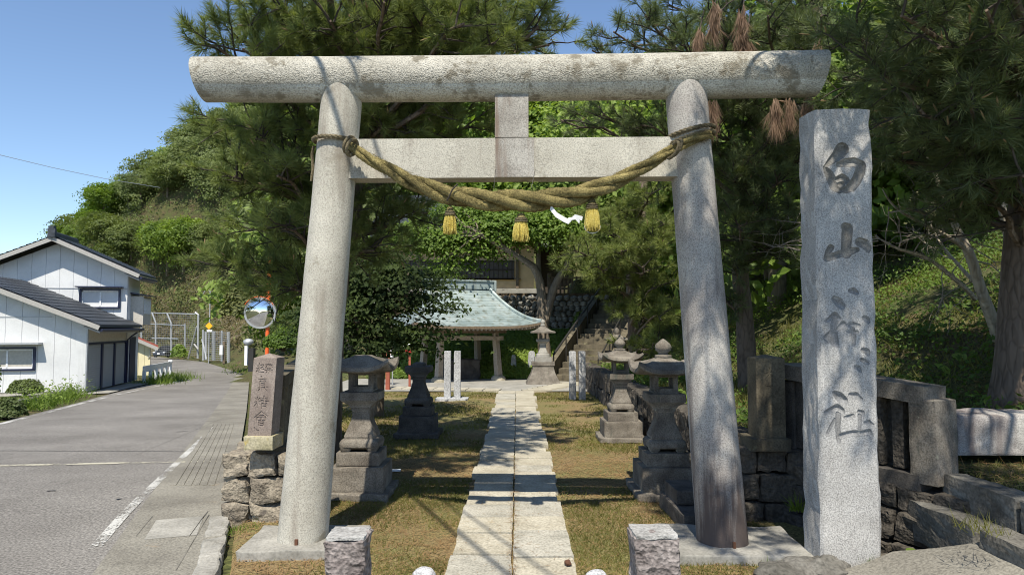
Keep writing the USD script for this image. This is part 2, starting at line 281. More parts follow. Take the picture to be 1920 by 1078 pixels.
def bark(name, c1, c2, sc=9.):
    M(name, {'g': ('geometry', {}), 'mp': ('mapping', {'scale': (sc, sc, sc * .3)}), 'v': ('voronoi_texture', {'scale': 1.6, 'feature': 'distance_to_edge'}), 'n': ('noise_texture', {'scale': 2., 'detail': 5.0}), 'a': ('math', {'math_type': 'multiply_add', 'value2': .6}),
             'vr': ramp((0, c1), (.45, c2)), 'bp': ('bump', {'strength': 1.0, 'distance': .03}), 'p': ('principled_bsdf', {'roughness': .9, 'specular_ior_level': .15})},
      [('g.position', 'mp.vector'), ('mp.vector', 'v.vector'), ('mp.vector', 'n.vector'), ('n.fac', 'a.value1'), ('v.distance', 'a.value3'), ('a.value', 'vr.fac'), ('vr.color', 'p.base_color'), ('a.value', 'bp.height'), ('bp.normal', 'p.normal')], 'p.BSDF')
bark('pine_bark', (.035, .026, .02), (.17, .13, .10)); bark('maple_bark', (.06, .048, .036), (.20, .165, .125), 6.); bark('pale_bark', (.13, .105, .075), (.34, .29, .215), 8.)
def straw(name, c1, c2, c3):
    M(name, {'g': ('geometry', {}), 'n': ('noise_texture', {'scale': 95., 'detail': 3.0, 'roughness': .75}), 'n2': ('noise_texture', {'scale': 7., 'detail': 3.0}), 'a': ('math', {'math_type': 'multiply_add', 'value2': .6}), 'h': ('math', {'math_type': 'multiply', 'value2': .45}),
             'r': ramp((.36, c1), (.52, c2), (.68, c3)), 'bp': ('bump', {'strength': 1.0, 'distance': .016}), 'p': ('principled_bsdf', {'roughness': .9, 'specular_ior_level': .12})},
      [('g.position', 'n.vector'), ('g.position', 'n2.vector'), ('n2.fac', 'h.value1'), ('n.fac', 'a.value1'), ('h.value', 'a.value3'), ('a.value', 'r.fac'), ('r.color', 'p.base_color'), ('n.fac', 'bp.height'), ('bp.normal', 'p.normal')], 'p.BSDF')
straw('straw_rope', (.045, .036, .017), (.20, .163, .068), (.42, .345, .145)); straw('old_rope', (.06, .048, .03), (.17, .14, .085), (.26, .215, .14)); straw('tassel_straw', (.40, .30, .06), (.66, .54, .14), (.78, .68, .26))
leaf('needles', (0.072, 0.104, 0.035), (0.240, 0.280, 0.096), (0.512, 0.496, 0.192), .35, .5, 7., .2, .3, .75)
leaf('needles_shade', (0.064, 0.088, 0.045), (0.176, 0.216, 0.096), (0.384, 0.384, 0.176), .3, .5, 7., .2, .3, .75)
leaf('needles_far', (0.083, 0.112, 0.033), (0.240, 0.277, 0.083), (0.450, 0.450, 0.165), .3, .5, 4., .2, .3, .75)
leaf('dead_needles', (.17, .105, .07), (.33, .225, .155), (.46, .35, .25), .25, .7, 2.)
leaf('maple_leaf', (0.078, 0.132, 0.023), (0.209, 0.302, 0.050), (0.372, 0.465, 0.093), .45, .5, .9)
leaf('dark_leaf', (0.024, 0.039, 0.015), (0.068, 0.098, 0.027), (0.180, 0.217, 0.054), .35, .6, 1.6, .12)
leaf('fresh_leaf', (.105, .165, .034), (.29, .38, .075), (.45, .52, .13), .4, .55, .35)
leaf('olive_leaf', (0.085, 0.116, 0.041), (0.212, 0.255, 0.085), (0.365, 0.383, 0.145), .38, .55, .35)
leaf('dry_leaf', (0.103, 0.081, 0.040), (0.218, 0.184, 0.098), (0.345, 0.305, 0.172), .3, .7, .3)
leaf('vine_leaf', (0.075, 0.088, 0.031), (0.188, 0.200, 0.075), (0.325, 0.325, 0.138), .3, .7, .3)
leaf('grass', (.085, .09, .02), (.22, .21, .06), (.36, .32, .11), .35, .6, 1.2)
leaf('fresh_grass', (0.060, 0.108, 0.014), (0.156, 0.228, 0.030), (0.288, 0.336, 0.072), .35, .6, 1.2)
leaf('straw_litter', (.17, .095, .04), (.34, .22, .10), (.50, .36, .17), .1, .8, 1.2)
leaf('herb', (0.048, 0.096, 0.016), (0.152, 0.224, 0.032), (0.320, 0.368, 0.072), .35, .55, .7)
# ------------------------------------------------------------------ ground and terrain
sm = lambda a, b, x: (lambda t: t * t * (3 - 2 * t))(np.clip((np.asarray(x, float) - a) / (b - a), 0, 1))
EDGE_Y = [-40, 4.39, 5.9, 16.8, 45, 73, 102, 112, 120, 130, 400]
EDGE_X = [13.5, -1.89, -2.42, -6.5, -17.2, -32, -52, -75, -110, -170, -2000]
xr = lambda y: np.interp(y, EDGE_Y, EDGE_X)                              # right edge of the road
LEFT_Y = [-40, 13.7, 19.9, 25.3, 35.4, 47, 90, 100, 108, 118, 400]
LEFT_X = [9.6, -10.3, -12.6, -14.7, -18.0, -24.5, -52, -78, -115, -180, -2000]
xl = lambda y: np.minimum(np.interp(y, LEFT_Y, LEFT_X), xr(y) - 4.2)
def T(x, y):
    x, y = np.asarray(x, float), np.asarray(y, float)
    d = x - xr(y); rz = roadz(y)
    z = np.where(d < .25, rz - .07, 0.0) + np.where(d >= .25, (rz - .07) * (1 - sm(.25, .7 + .05 * np.clip(y - 12, 0, 60), d)) - .1 * sm(.25, .8, d), 0)
    z = z - .5 * sm(-2, -12, d + (xr(y) - xl(y)) * 0 ) * (x < xl(y) - 25)
    near = sm(2.15, 2.4, x) * sm(5.95, 6.2, y) * (1 - sm(40, 55, y))
    front = sm(3.2, 3.35, x) * (1 - sm(5.95, 6.2, y)) * sm(-4, 3, y)
    z = z + .62 * np.maximum(near, front) * (d > 1)
    k = np.clip(x - 4.3 - .03 * np.clip(y - 10, 0, 40), 0, None)
    z = z + 8.2 * (1 - np.exp(-.088 * k)) * sm(1, 7, y) * (1 - .0 * x) + np.where(k > 0, .5 * (meshkit.noise(np.stack([x * .5, y * .5, x * 0], -1), 3) - .5), 0) * sm(0, 1, k)
    bx = sm(-6.5, -4.5, x) * (1 - sm(4.6, 6.5, x))
    slope = np.clip((y - 21) / 4, 0, 1) * 1.5 + 1.35 * sm(25.2, 25.5, y)
    z = z + slope * bx * (d > 1)
    back = np.clip(y - 36, 0, None) * sm(4, 14, d) * sm(-42, -16, x)
    z = z + 22 * (1 - np.exp(-back * .035)) * (1 - .4 * sm(10, 60, x))
    foot = np.clip(d - 3.5 - 3 * sm(60, 30, y), 0, None) * sm(24, 46, y)
    return np.maximum(z, np.where(y > 24, rz - .1 + 40 * (1 - np.exp(-foot / 17)) * sm(-116, -40, x) * (1 - .72 * sm(-34, 2, x)), -1e9))
def sheet(xs, ys, f):
    X, Y = np.meshgrid(xs, ys); Z = f(X, Y); n, m = X.shape
    v = np.stack([X, Y, Z], -1).reshape(-1, 3); i, j = np.meshgrid(np.arange(n - 1), np.arange(m - 1), indexing='ij')
    q = np.stack([i * m + j, i * m + j + 1, (i + 1) * m + j + 1, (i + 1) * m + j], -1).reshape(-1, 4)
    return v, np.vstack([q[:, [0, 1, 2]], q[:, [0, 2, 3]]])
ax = np.unique(np.r_[np.linspace(-500, -120, 12), np.linspace(-120, -12, 60), np.linspace(-12, 14, 131), np.linspace(14, 60, 36), np.linspace(60, 500, 14)])
ay = np.unique(np.r_[np.linspace(-200, -5, 14), np.linspace(-5, 30, 171), np.linspace(30, 160, 90), np.linspace(160, 600, 14)])
solo('ground', sheet(ax, ay, T), 'hill_soil', kind='structure', smooth=True)

def strip(fl, fr, ys, n, dz, zf=None):
    rows = []
    for y in ys:
        a, b = fl(y), fr(y); t = np.linspace(0, 1, n)
        x = a + (b - a) * t; rows.append(np.stack([x, np.full(n, y), np.full(n, (zf or roadz)(y) + dz)], 1))
    v = np.vstack(rows); m = n; i, j = np.meshgrid(np.arange(len(rows) - 1), np.arange(m - 1), indexing='ij')
    q = np.stack([i * m + j, i * m + j + 1, (i + 1) * m + j + 1, (i + 1) * m + j], -1).reshape(-1, 4)
    return v, np.vstack([q[:, [0, 1, 2]], q[:, [0, 2, 3]]])
yy = np.r_[np.linspace(-40, 3, 12), np.linspace(4.39, 60, 80), np.linspace(62, 128, 60)]
solo('road', strip(lambda y: xl(y), lambda y: xr(y) - .78, yy, 6, 0.0), 'asphalt', kind='structure')
ys_ = np.r_[np.linspace(-40, 4, 6), np.linspace(4.39, 16.8, 20), np.linspace(18, 45, 12)]
solo('gutter', strip(lambda y: xr(y) - .78, lambda y: xr(y) + .02, ys_, 3, 0.004), 'shoulder', kind='structure')
# gutter covers (long grey strips with slots) and their joints
gu = Thing('gutter_cover', 'ribbed concrete gutter covers along the shrine side of the road', 'gutter', (-5, 13, 0))
for k, y in enumerate(np.arange(7.2, 13.7, .5)):
    for q in range(6):
        x0 = xr(y) - .62 + .08 * q
        gu.part('rib', bar((x0, y, roadz(y) + .006), (xr(y + .5) - .62 + .08 * q, y + .5, roadz(y + .5) + .006), .062, .008), 'shoulder')
# kerb along the lawn
kb = Thing('kerb', 'chipped concrete edge between road and lawn beside the left pillar', 'kerb', (-2.1, 4.8, 0), kind=None)
kpts = [(-1.48, 3.2), (-1.70, 3.9), (-1.885, 4.39), (-2.02, 4.8), (-2.2, 5.3), (-2.4, 5.85)]
for i in range(len(kpts) - 1):
    (x0, y0), (x1, y1) = kpts[i], kpts[i + 1]; L = math.hypot(x1 - x0, y1 - y0)
    kb.part('kerb_stone', rough_box(((x0 + x1) / 2 - .06, (y0 + y1) / 2, -.17), (.15, L - .02, .19), .02, 40 + i, rz=math.atan2(y1 - y0, x1 - x0) - math.pi / 2, freq=9), 'concrete')
# painted edge line and the worn pale seam across the road
def painted(name, a, b, w, mat, n=14):
    d = np.array(b[:2]) - np.array(a[:2]); s = np.array([-d[1], d[0]]) / np.linalg.norm(d) * w / 2; rows = []
    for t in np.linspace(0, 1, n):
        c = np.array(a[:2]) + d * t
        for k in (-1, 1): q = c + k * s; rows.append((q[0], q[1], float(roadz(q[1])) + .006))
    f = [[2 * i, 2 * i + 1, 2 * i + 3] for i in range(n - 1)] + [[2 * i, 2 * i + 3, 2 * i + 2] for i in range(n - 1)]
    solo(name, (np.array(rows), np.array(f)), mat, kind='structure')
painted('road_edge_line', R(176, 1030), R(402, 800), .085, 'worn_paint', 30)
painted('road_seam', R(-40, 874), R(428, 864), .13, 'cream_paint')
for k_, (a_, b_) in enumerate((((250, 855), (345, 815)), ((345, 815), (420, 783)), ((255, 1006), (286, 968)), ((355, 1006), (390, 958)), ((330, 1070), (392, 965)))): painted('road_crack', R(*a_), R(*b_), .006, 'concrete_dark', 6)
for a_, b_ in (((88, 921), (104, 920)), ((218, 937), (228, 935)), ((330, 810), (352, 808))): painted('road_slot', R(*a_), R(*b_), .03, 'black', 2)
painted('drain_cover', R(320, 1008), R(338, 972), .36, 'concrete', 3)
painted('road_joint', R(-40, 845), R(440, 847), .02, 'black'); 
far_line = [R(x, y) for x, y in ((470, 697), (455, 691), (430, 684), (400, 677), (372, 671), (345, 668), (316, 666))]
for i in range(len(far_line) - 1): painted('road_far_edge_line', far_line[i], far_line[i + 1], .3, 'worn_paint', 4)
left_line = [R(x, y) for x, y in ((-20, 800), (70, 778), (150, 757), (228, 738), (330, 716), (346, 709), (338, 700), (316, 694))]
for i in range(len(left_line) - 1): painted('road_left_edge_line', left_line[i], left_line[i + 1], .13, 'worn_paint', 4)

# lawn inside the precinct, forecourt of stone before the pavilion, and the sloping pavement on the right
lx = lambda y: np.where(y < 5.9, xr(y) + .06, np.maximum(xr(y) + .45, -2.35 - .22 * (y - 5.9)))
LZ = lambda x, y: -.035 + .03 * (meshkit.noise(np.stack([x * 1.3, y * 1.3, x * 0], -1), 9) - .5)
def lawn_sheet():
    rows, n = [], 60; ys = np.linspace(2.9, 17.2, 90)
    for y in ys:
        a, b = float(lx(y)), 2.4; x = np.linspace(a, b, n); z = LZ(x, np.full(n, y)); z[0] -= .06; rows.append(np.stack([x, np.full(n, y), z], 1))
    v = np.vstack(rows); i, j = np.meshgrid(np.arange(len(rows) - 1), np.arange(n - 1), indexing='ij')
    q = np.stack([i * n + j, i * n + j + 1, (i + 1) * n + j + 1, (i + 1) * n + j], -1).reshape(-1, 4)
    return v, np.vstack([q[:, [0, 1, 2]], q[:, [0, 2, 3]]])
solo('lawn', lawn_sheet(), 'lawn', kind='structure', smooth=True)
solo('forecourt', sheet(np.linspace(-5.6, 2.6, 14), np.linspace(17.2, 22.0, 8), lambda x, y: 0 * x - .012 - 1.0 * (x < -5.2)), 'concrete', kind='structure')
PVZ = lambda x, y: np.clip((x - 2.15) * .37, -.03, 2) + .010 * (meshkit.noise(np.stack([x * 3, y * 3, x * 0], -1), 4) - .5) + .004 * (meshkit.noise(np.stack([x * 14, y * 14, x * 0], -1), 5) - .5)
def pavement():
    xs = np.linspace(1.9, 5, 90); fy = 4.57 - .72 * np.clip(xs - 2.5, 0, 9) + .03 * (meshkit.noise(np.stack([xs * 6, xs * 0, xs * 0], 1), 6) - .5); rows = []
    for t in np.r_[np.linspace(0, 1, 70) ** .6]: y = -2 + (fy + 2) * t; rows.append(np.stack([xs, y, PVZ(xs, y)], 1))
    last = rows[-1]; rows.append(last + [0, .02, -.02]); rows.append(last + [0, .03, -.35]); n = len(xs); v = np.vstack(rows); i, j = np.meshgrid(np.arange(len(rows) - 1), np.arange(n - 1), indexing='ij')
    return v, np.stack([i * n + j, i * n + j + 1, (i + 1) * n + j + 1, (i + 1) * n + j], -1).reshape(-1, 4)
solo('pavement', pavement(), 'shoulder', kind='structure', smooth=40)

# flagstone path: every slab its own part
path = Thing('stone_path', kind='structure', base=(0, 4, 0))
rg = random.Random(4)
pl = lambda y: np.interp(y, [3.2, 4.39, 17.0], [-.42, -.425, -.335]); pr = lambda y: np.interp(y, [3.2, 4.39, 17.0], [.42, .425, .535])
pc = lambda y: np.interp(y, [3.2, 4.39, 17.0], [0.005, 0.0, .095])
for side in (0, 1):
    y = 3.3 + side * .17
    while y < 17.0:
        L = rg.choice([.42, .48, .55, .36, .62]) * (1 if y < 9 else 1.35); y1 = min(y + L, 17.1)
        wl = rg.uniform(-.04, .035); x0, x1 = (pl(y) + wl, pc(y) - .006) if side == 0 else (pc(y) + .006, pr(y) + wl)
        skew = (pc(y1) - pc(y)); z = .012 + rg.uniform(-.006, .008)
        pts = []
        def edge(a, b, n=5):
            for t in np.linspace(0, 1, n)[:-1]: pts.append((a[0] + (b[0] - a[0]) * t + rg.uniform(-.006, .006), a[1] + (b[1] - a[1]) * t + rg.uniform(-.006, .006)))
        g = .007
        edge((x0, y + g), (x1, y + g)); edge((x1, y + g), (x1 + skew, y1 - g)); edge((x1 + skew, y1 - g), (x0 + skew, y1 - g)); edge((x0 + skew, y1 - g), (x0, y + g))
        m = shape(pts, .07, ((0, 0, z - .07), (1, 0, 0), (0, 1, 0))); m[0][:, 2] += np.where(m[0][:, 2] > z - .01, rg.uniform(-.01, .01) * (m[0][:, 0] - x0), 0)
        path.part('slab', m, rg.choice(['slab_stone', 'slab_stone', 'slab_stone_grey']))
        y = y1
for k in range(9):   # the cross path of slabs running right to the stairs and left in front of the pavilion
    a = np.array([.62 + .16 * k * .9, 17.1 + .27 * k]); path.part('slab', box((a[0], a[1] + .2, -.05), (.75, .25, .068), rz=.15), 'slab_stone')
    b = np.array([-.5 - .42 * k, 17.25 + .10 * k]); path.part('slab', box((b[0], b[1] + .12, -.05), (.4, .55, .066), rz=-.12), 'slab_stone')

# ------------------------------------------------------------------ torii
TY = lambda x: 5.15 - .027 * x
tor = Thing('torii_gate', 'weathered grey granite torii gate spanning the path', 'torii gate', (0, 5.15, 0))
def column(xb, xt, seed):
    zs = np.r_[np.linspace(-.05, .3, 6), np.linspace(.45, 3.2, 24), np.linspace(3.25, 3.46, 5)]; rings = []
    a = np.arange(40) * 2 * math.pi / 40
    for z in zs:
        t = z / 3.4; x = xb + (xt - xb) * t; r = .184 - .030 * t - .004 * math.sin(math.pi * t)
        q = np.stack([np.cos(a) * 1.0, np.sin(a) * 1.0, np.full(40, z)], 1)
        rr = r + .004 * (meshkit.noise(np.stack([q[:, 0] * 3, q[:, 1] * 3, q[:, 2] * 4], 1), seed) - .5)
        rings.append(np.stack([x + rr * np.cos(a), TY(x) + rr * np.sin(a), np.full(40, z)], 1))
    return loft(rings)
tor.part('pillar', column(-1.562, -1.312, 1), 'granite', 50)
tor.part('pillar', column(1.545, 1.325, 2), 'granite_stained_foot', 50, label='right pillar with a dark purplish stain at its foot')
def lintel():
    a = np.arange(48) * 2 * math.pi / 48; rings = []
    xl0, xr0 = -2.43, 2.37; n = 40
    for t in np.linspace(0, 1, n):
        ring = []
        for k in a:
            z = .172 * math.sin(k); y = .172 * math.cos(k)
            xa = xl0 - .23 * z; xb = xr0 + .20 * z - .03
            x = xa + (xb - xa) * t
            d = .005 * (meshkit.noise(np.array([x * 2.2, y * 9, z * 9]), 7) - .5)
            ring.append((x, TY(x) + y * (1 + d * 5), 3.502 + z * (1 + d * 5) + .012 * (2 * t - 1) ** 2))
        rings.append(np.array(ring))
    return loft(rings)
tor.part('lintel', lintel(), 'granite_lintel', 50)
def tie(x0, x1, z0, z1, d, y0=0):
    c = ((x0 + x1) / 2, TY((x0 + x1) / 2) + y0, z0); return rough_box(c, (x1 - x0, d, z1 - z0), .0, 3, rz=-.027, bev=.0, n=1)
tor.part('tie_beam', box((.005, TY(0), 2.715), (2.66, .17, .30), rz=-.027), 'granite')
tor.part('strut', box((0, TY(0), 3.018), (.252, .19, .325), rz=-.027), 'granite_stained')
tor.part('strut_tongue', box((.02, TY(0) - .0915, 2.716), (.29, .007, .296), rz=-.027), 'granite_stained', label='stained block face in the middle of the tie beam')
slabm = lambda c, s, seed, rz: rough_box(c, s, .016, seed, rz=rz, freq=5, bev=.012, n=4)
tor.part('base_slab', slabm((-1.53, 5.2, -.075), (.84, .62, .105), 3, .04), 'concrete')
tor.part('base_slab', slabm((1.60, 5.13, -.10), (.98, .74, .135), 4, -.06), 'concrete')
tor.part('iron_pin', box((-1.55, TY(-1.5) - .19, .02), (.022, .018, .055)), 'rust')
tor.part('iron_pin', box((1.57, TY(1.5) - .192, .03), (.02, .018, .05)), 'rust')

# ------------------------------------------------------------------ straw rope, tassels, paper
rope = Thing('straw_rope', 'thick twisted straw rope slung between the torii pillars', 'sacred rope', (0, 5, 2.4))
RP = [(652, 272, 9, 4.99), (690, 296, 12, 4.95), (730, 319, 14, 4.93), (775, 342, 17, 4.92), (830, 362, 20, 4.91), (900, 374, 22, 4.9), (975, 377, 23, 4.9), (1050, 372, 22, 4.9), (1115, 356, 19, 4.9), (1165, 335, 16, 4.9), (1210, 312, 13, 4.9), (1258, 283, 11, 4.91), (1295, 264, 10, 4.90), (1332, 254, 9, 4.95)]
rp = spline([(*P(x, y, Y), r / 1280 * Y * .9) for x, y, r, Y in RP], 170)
def strand(c, R_, turns, ph, off=.55, rad=.56, sides=10, amp=.0):
    L = np.r_[0, np.cumsum(np.linalg.norm(np.diff(c, axis=0), axis=1))]; t = np.gradient(c, axis=0); t /= np.linalg.norm(t, axis=1)[:, None]
    a = np.cross(t, (0, 0, 1.)); a /= np.linalg.norm(a, axis=1)[:, None] + 1e-9; b = np.cross(t, a)
    th = 2 * np.pi * turns(L) + ph
    p = c + off * R_[:, None] * (np.cos(th)[:, None] * a + np.sin(th)[:, None] * b)
    return p, R_ * rad
turn = lambda L: L / .92
for k in range(3):
    p, r = strand(rp[:, :3], rp[:, 3], turn, k * 2.094, .57, .50)
    rope.part('rope_strand', tube(p, r * (1 + .06 * np.sin(np.arange(len(r)) * 2.1 + k)), 12), 'straw_rope', 60)
rs = np.random.default_rng(5)   # loose straw ends standing off the rope
def fuzz(c, R_, n, L, w, rng):
    i = rng.integers(0, len(c) - 1, n); u = rng.normal(size=(n, 3)); u /= np.linalg.norm(u, axis=1)[:, None]
    o = c[i] + u * R_[i][:, None] * .95; tdir = (c[i + 1] - c[i]); tdir /= np.linalg.norm(tdir, axis=1)[:, None]
    d = u * .5 + tdir * rng.choice([-1, 1], n)[:, None] * .8 + rng.normal(size=(n, 3)) * .3; d /= np.linalg.norm(d, axis=1)[:, None]
    s = np.cross(d, rng.normal(size=(n, 3))); s /= np.linalg.norm(s, axis=1)[:, None]
    l = rng.uniform(.4, 1, n)[:, None] * L
    v = np.stack([o - s * w, o + s * w, o + d * l], 1).reshape(-1, 3); return v, np.arange(3 * n).reshape(-1, 3)
rope.part('loose_straw', fuzz(rp[:, :3], rp[:, 3], 7000, .032, .0019, rs), 'straw_rope', kind='stuff')
def ring_rope(name, c, rx, R_, tilt, n=60, a0=0, a1=2 * math.pi, label=None, mat='old_rope', dy=0):
    a = np.linspace(a0, a1, n); pts = np.stack([c[0] + rx * np.cos(a), c[1] + rx * np.sin(a), c[2] + tilt * np.cos(a) + dy * np.sin(a)], 1)
    ms = [tube(*strand(pts, np.full(n, R_), lambda L: L / (R_ * 7), k * 2.094, .5, .58), 6) for k in range(3)]
    rope.part(name, ms, mat, 60, label=label)
lp, rpt = P(640, 268, 5.19), P(1298, 262, 5.11)
ring_rope('pillar_wrap', (-1.345, 5.185, lp[2]), .178, .016, -.012); ring_rope('pillar_wrap', (1.352, 5.112, rpt[2] - .005), .176, .017, .05)
ring_rope('pillar_wrap', (1.352, 5.112, rpt[2] + .045), .176, .016, .04)
for (x, y, Y, s) in ((660, 277, 4.93, 1), (655, 272, 4.94, 1), (1262, 282, 4.86, -1), (1268, 278, 4.86, -1)):
    c = P(x, y, Y); a = np.linspace(0, 2 * math.pi, 30)
    pts = np.stack([c[0] + .045 * np.cos(a) * .5 + s * .02 * np.sin(a), c[1] + .06 * np.sin(a), c[2] + .058 * np.cos(a)], 1)
    rope.part('binding', tube(pts, .012, 7, cap=False), 'old_rope', 60)
c = P(846, 360, 4.83); rope.part('binding', tube(np.array([P(858, 345, 4.82), P(848, 356, 4.81), P(838, 377, 4.84)]), .006, 6), 'dark_twig', 60)
hang = [tube([P(588, 275, 5.2), P(585, 290, 5.22), P(587, 315, 5.22), P(584, 340, 5.23)], .012, 6)]
rope.part('rope_tail', hang, 'old_rope', 60)
for (x, lab) in ((929, None), (1004, None)):
    rope.part('hanger_wire', tube([P(x, 318, 5.03), P(x - 3 if x < 960 else x - 8, 352, 4.93)], .0022, 5), 'dark_metal')
def tassel(px, py, h, w, seed, label, wire=False):
    Y = 4.9; top = P(px, py, Y); k = Y / 1280; t = Thing('straw_tassel', label, 'tassel', tuple(top), 'tassels hanging from the straw rope')
    r = np.random.default_rng(seed); H, W = h * k, w * k / 2
    t.part('cap', lathe(top - [0, 0, H * .36], [(W * .55, 0), (W * .72, H * .08), (W * .62, H * .17), (W * .5, H * .25), (W * .42, H * .33), (W * .15, H * .37)], 14), 'straw_rope', 50)
    t.part('binding', [tube([(top[0] + W * (.72 + .03 * q) * math.cos(a), top[1] + W * .74 * math.sin(a), top[2] - H * (.19 + .055 * q)) for a in np.linspace(0, 2 * math.pi, 17)], .0042, 5, cap=False) for q in range(3)], 'old_rope')
    t.part('hanging_cord', tube([top - [0, 0, H * .02], top + [0, 0, .05]], .004, 5), 'old_rope')
    ms = []
    for i in range(150):
        a = r.uniform(0, 2 * math.pi); q = math.sqrt(r.uniform(0, 1)); e = np.array([math.cos(a), math.sin(a) * .9, 0]) * q
        L = H * r.uniform(.58, .72); o = top - [0, 0, H * .3] + e * W * .68
        ms.append(tube([o, o - [0, 0, L * .35] + e * W * .22, o - [0, 0, L * .75] + e * W * r.uniform(.25, .4), o - [0, 0, L] + e * W * r.uniform(.1, .5)], [.0048, .0046, .004, .0016], 3, cap=False))
    t.part('straw_fringe', ms, 'tassel_straw')
    if wire:
        t.part('wire_loop', tube([(top[0] + W * 1.05 * math.sin(a), top[1] - .01, top[2] - H * .78 - W * 1.05 * (1 - math.cos(a)) * -1 - W * 2.0) if False else (top[0] + W * 1.05 * math.cos(a), top[1] - .01, top[2] - H * .83 - abs(math.sin(a)) * W * 1.0) for a in np.linspace(0, math.pi, 15)], .0022, 5), 'steel')
tassel(844, 388, 52, 25, 1, 'left straw tassel, straight and short, below the left bend of the rope')
tassel(977, 400, 54, 31, 2, 'middle straw tassel with a fanned untidy fringe')
tassel(1110, 373, 62, 29, 3, 'right straw tassel with a wire loop below its fringe', True)
pp = [(1031, 389, 4.86), (1042, 403, 4.85), (1057, 412, 4.84), (1066, 416, 4.84), (1076, 406, 4.85), (1091, 410, 4.87)]
pv, pf = [], []
def ribbon(pts, w):
    v = []
    for x, y, Y in pts: q = P(x, y, Y); v += [q + [0, -.0006, -w * .5], q + [w * .25, 0, w * .5], q + [w * .25, .0012, w * .5], q + [0, .0006, -w * .5]]
    n = len(pts); f = [[4 * i + a, 4 * i + 4 + a, 4 * i + 4 + (a + 1) % 4] for i in range(n - 1) for a in range(4)] + [[4 * i + a, 4 * i + 4 + (a + 1) % 4, 4 * i + (a + 1) % 4] for i in range(n - 1) for a in range(4)]
    return np.array(v), np.array(f)
sh = Thing('paper_streamer', 'torn white folded paper streamer blown sideways under the rope', 'paper streamer', tuple(P(1031, 389, 4.86)))
sh.part('paper_fold', ribbon(pp[:4], .034), 'paper'); sh.part('paper_fold', ribbon(pp[3:], .03), 'paper')
sh.part('paper_fold', ribbon([(1064, 411, 4.85), (1079, 409, 4.83), (1086, 417, 4.84)], .02), 'paper')

# ------------------------------------------------------------------ carved stones
def groove(pts, k=.75, sides=10):
    """pts: (world point, radius): a rounded groove as hulls of flattened spheres."""
    out = None; r_ = [m3.Manifold.sphere(1.0, sides).scale((r, r * k, r)).translate(tuple(map(float, p))) for p, r in pts]
    if len(r_) == 1: return r_[0]
    for a, b in zip(r_[:-1], r_[1:]): h = m3.Manifold.batch_hull([a, b]); out = h if out is None else out + h
    return out
def manifold_of(v, f): return m3.Manifold(m3.Mesh(np.asarray(v, np.float32), np.asarray(f, np.uint32)))
def carve(body, strokes, front, k=.75):
    cut = m3.Manifold.batch_boolean([groove([(front(x, y), r) for x, y, r in s], k) for s in strokes], m3.OpType.Add)
    return body - cut
NS = [[(1579, 280, 9), (1572, 290, 8), (1560, 300, 5), (1547, 312, 1.5)], [(1546, 314, 2), (1553, 324, 5), (1559, 336, 6.5), (1566, 350, 6.5), (1574, 357, 4)],
      [(1572, 309, 3), (1586, 305, 5.5), (1602, 304, 6), (1614, 310, 6.5), (1613, 322, 6.5), (1606, 338, 6.5), (1597, 350, 6.5), (1587, 356, 4.5), (1577, 357, 2.5)],
      [(1568, 338, 4), (1579, 333, 5), (1587, 337, 4), (1586, 343, 2)], [(1577, 346, 5)],
      [(1584, 425, 5), (1589, 428, 7), (1588, 440, 7), (1587, 458, 6.5), (1587, 475, 6.5)], [(1558, 464, 4), (1552, 474, 3.5), (1550, 485, 4), (1560, 481, 4), (1575, 476, 4.5), (1592, 472, 5), (1607, 468, 3)], [(1612, 454, 6), (1621, 457, 6.5), (1627, 464, 5), (1628, 471, 2)],
      [(1564, 560, 3.5), (1572, 566, 6), (1578, 573, 5), (1580, 578, 2)], [(1595, 545, 3), (1601, 545, 4), (1606, 549, 3)], [(1549, 602, 1.5), (1557, 597, 3), (1565, 592, 5), (1573, 597, 3)], [(1566, 598, 5), (1563, 612, 4), (1564, 628, 4.5), (1565, 641, 5.5), (1570, 648, 2.5)],
      [(1558, 621, 2), (1551, 633, 5), (1553, 638, 3)], [(1581, 607, 4), (1574, 614, 3), (1569, 620, 1.5)], [(1587, 610, 2), (1600, 608, 3.5), (1611, 610, 2)], [(1589, 621, 1.5), (1599, 624, 3), (1607, 622, 2)], [(1621, 595, 3), (1626, 599, 3.5), (1628, 604, 2)], [(1598, 606, 2), (1600, 630, 3), (1601, 646, 2)],
      [(1619, 656, 3.5), (1625, 658, 4), (1628, 664, 2)], [(1616, 674, 2.5), (1622, 677, 3), (1628, 681, 1.5)], [(1605, 688, 2.5), (1610, 690, 3), (1613, 696, 1.5)],
      [(1565, 736, 3), (1574, 743, 6), (1581, 750, 6), (1584, 757, 2.5)], [(1595, 740, 3), (1605, 741, 4.5), (1615, 748, 2)], [(1549, 773, 3), (1557, 770, 4), (1570, 764, 5), (1578, 769, 4), (1581, 774, 2)], [(1584, 782, 1.5), (1591, 782, 3.5), (1599, 778, 2)], [(1565, 785, 1.3), (1558, 798, 1.8), (1551, 812, 1.3)],
      [(1572, 775, 3.5), (1571, 800, 3), (1572, 820, 3), (1573, 829, 1.5)], [(1611, 771, 2.5), (1617, 773, 3), (1619, 778, 1.5)], [(1622, 792, 2), (1629, 791, 3), (1637, 796, 1.5)], [(1577, 817, 4), (1588, 814, 4), (1600, 811, 3.5), (1615, 812, 3.5), (1629, 809, 4), (1635, 817, 2)], [(1612, 778, 2.5), (1612, 795, 2), (1611, 811, 2)]]
YS = 4.66   # front face of the name stone
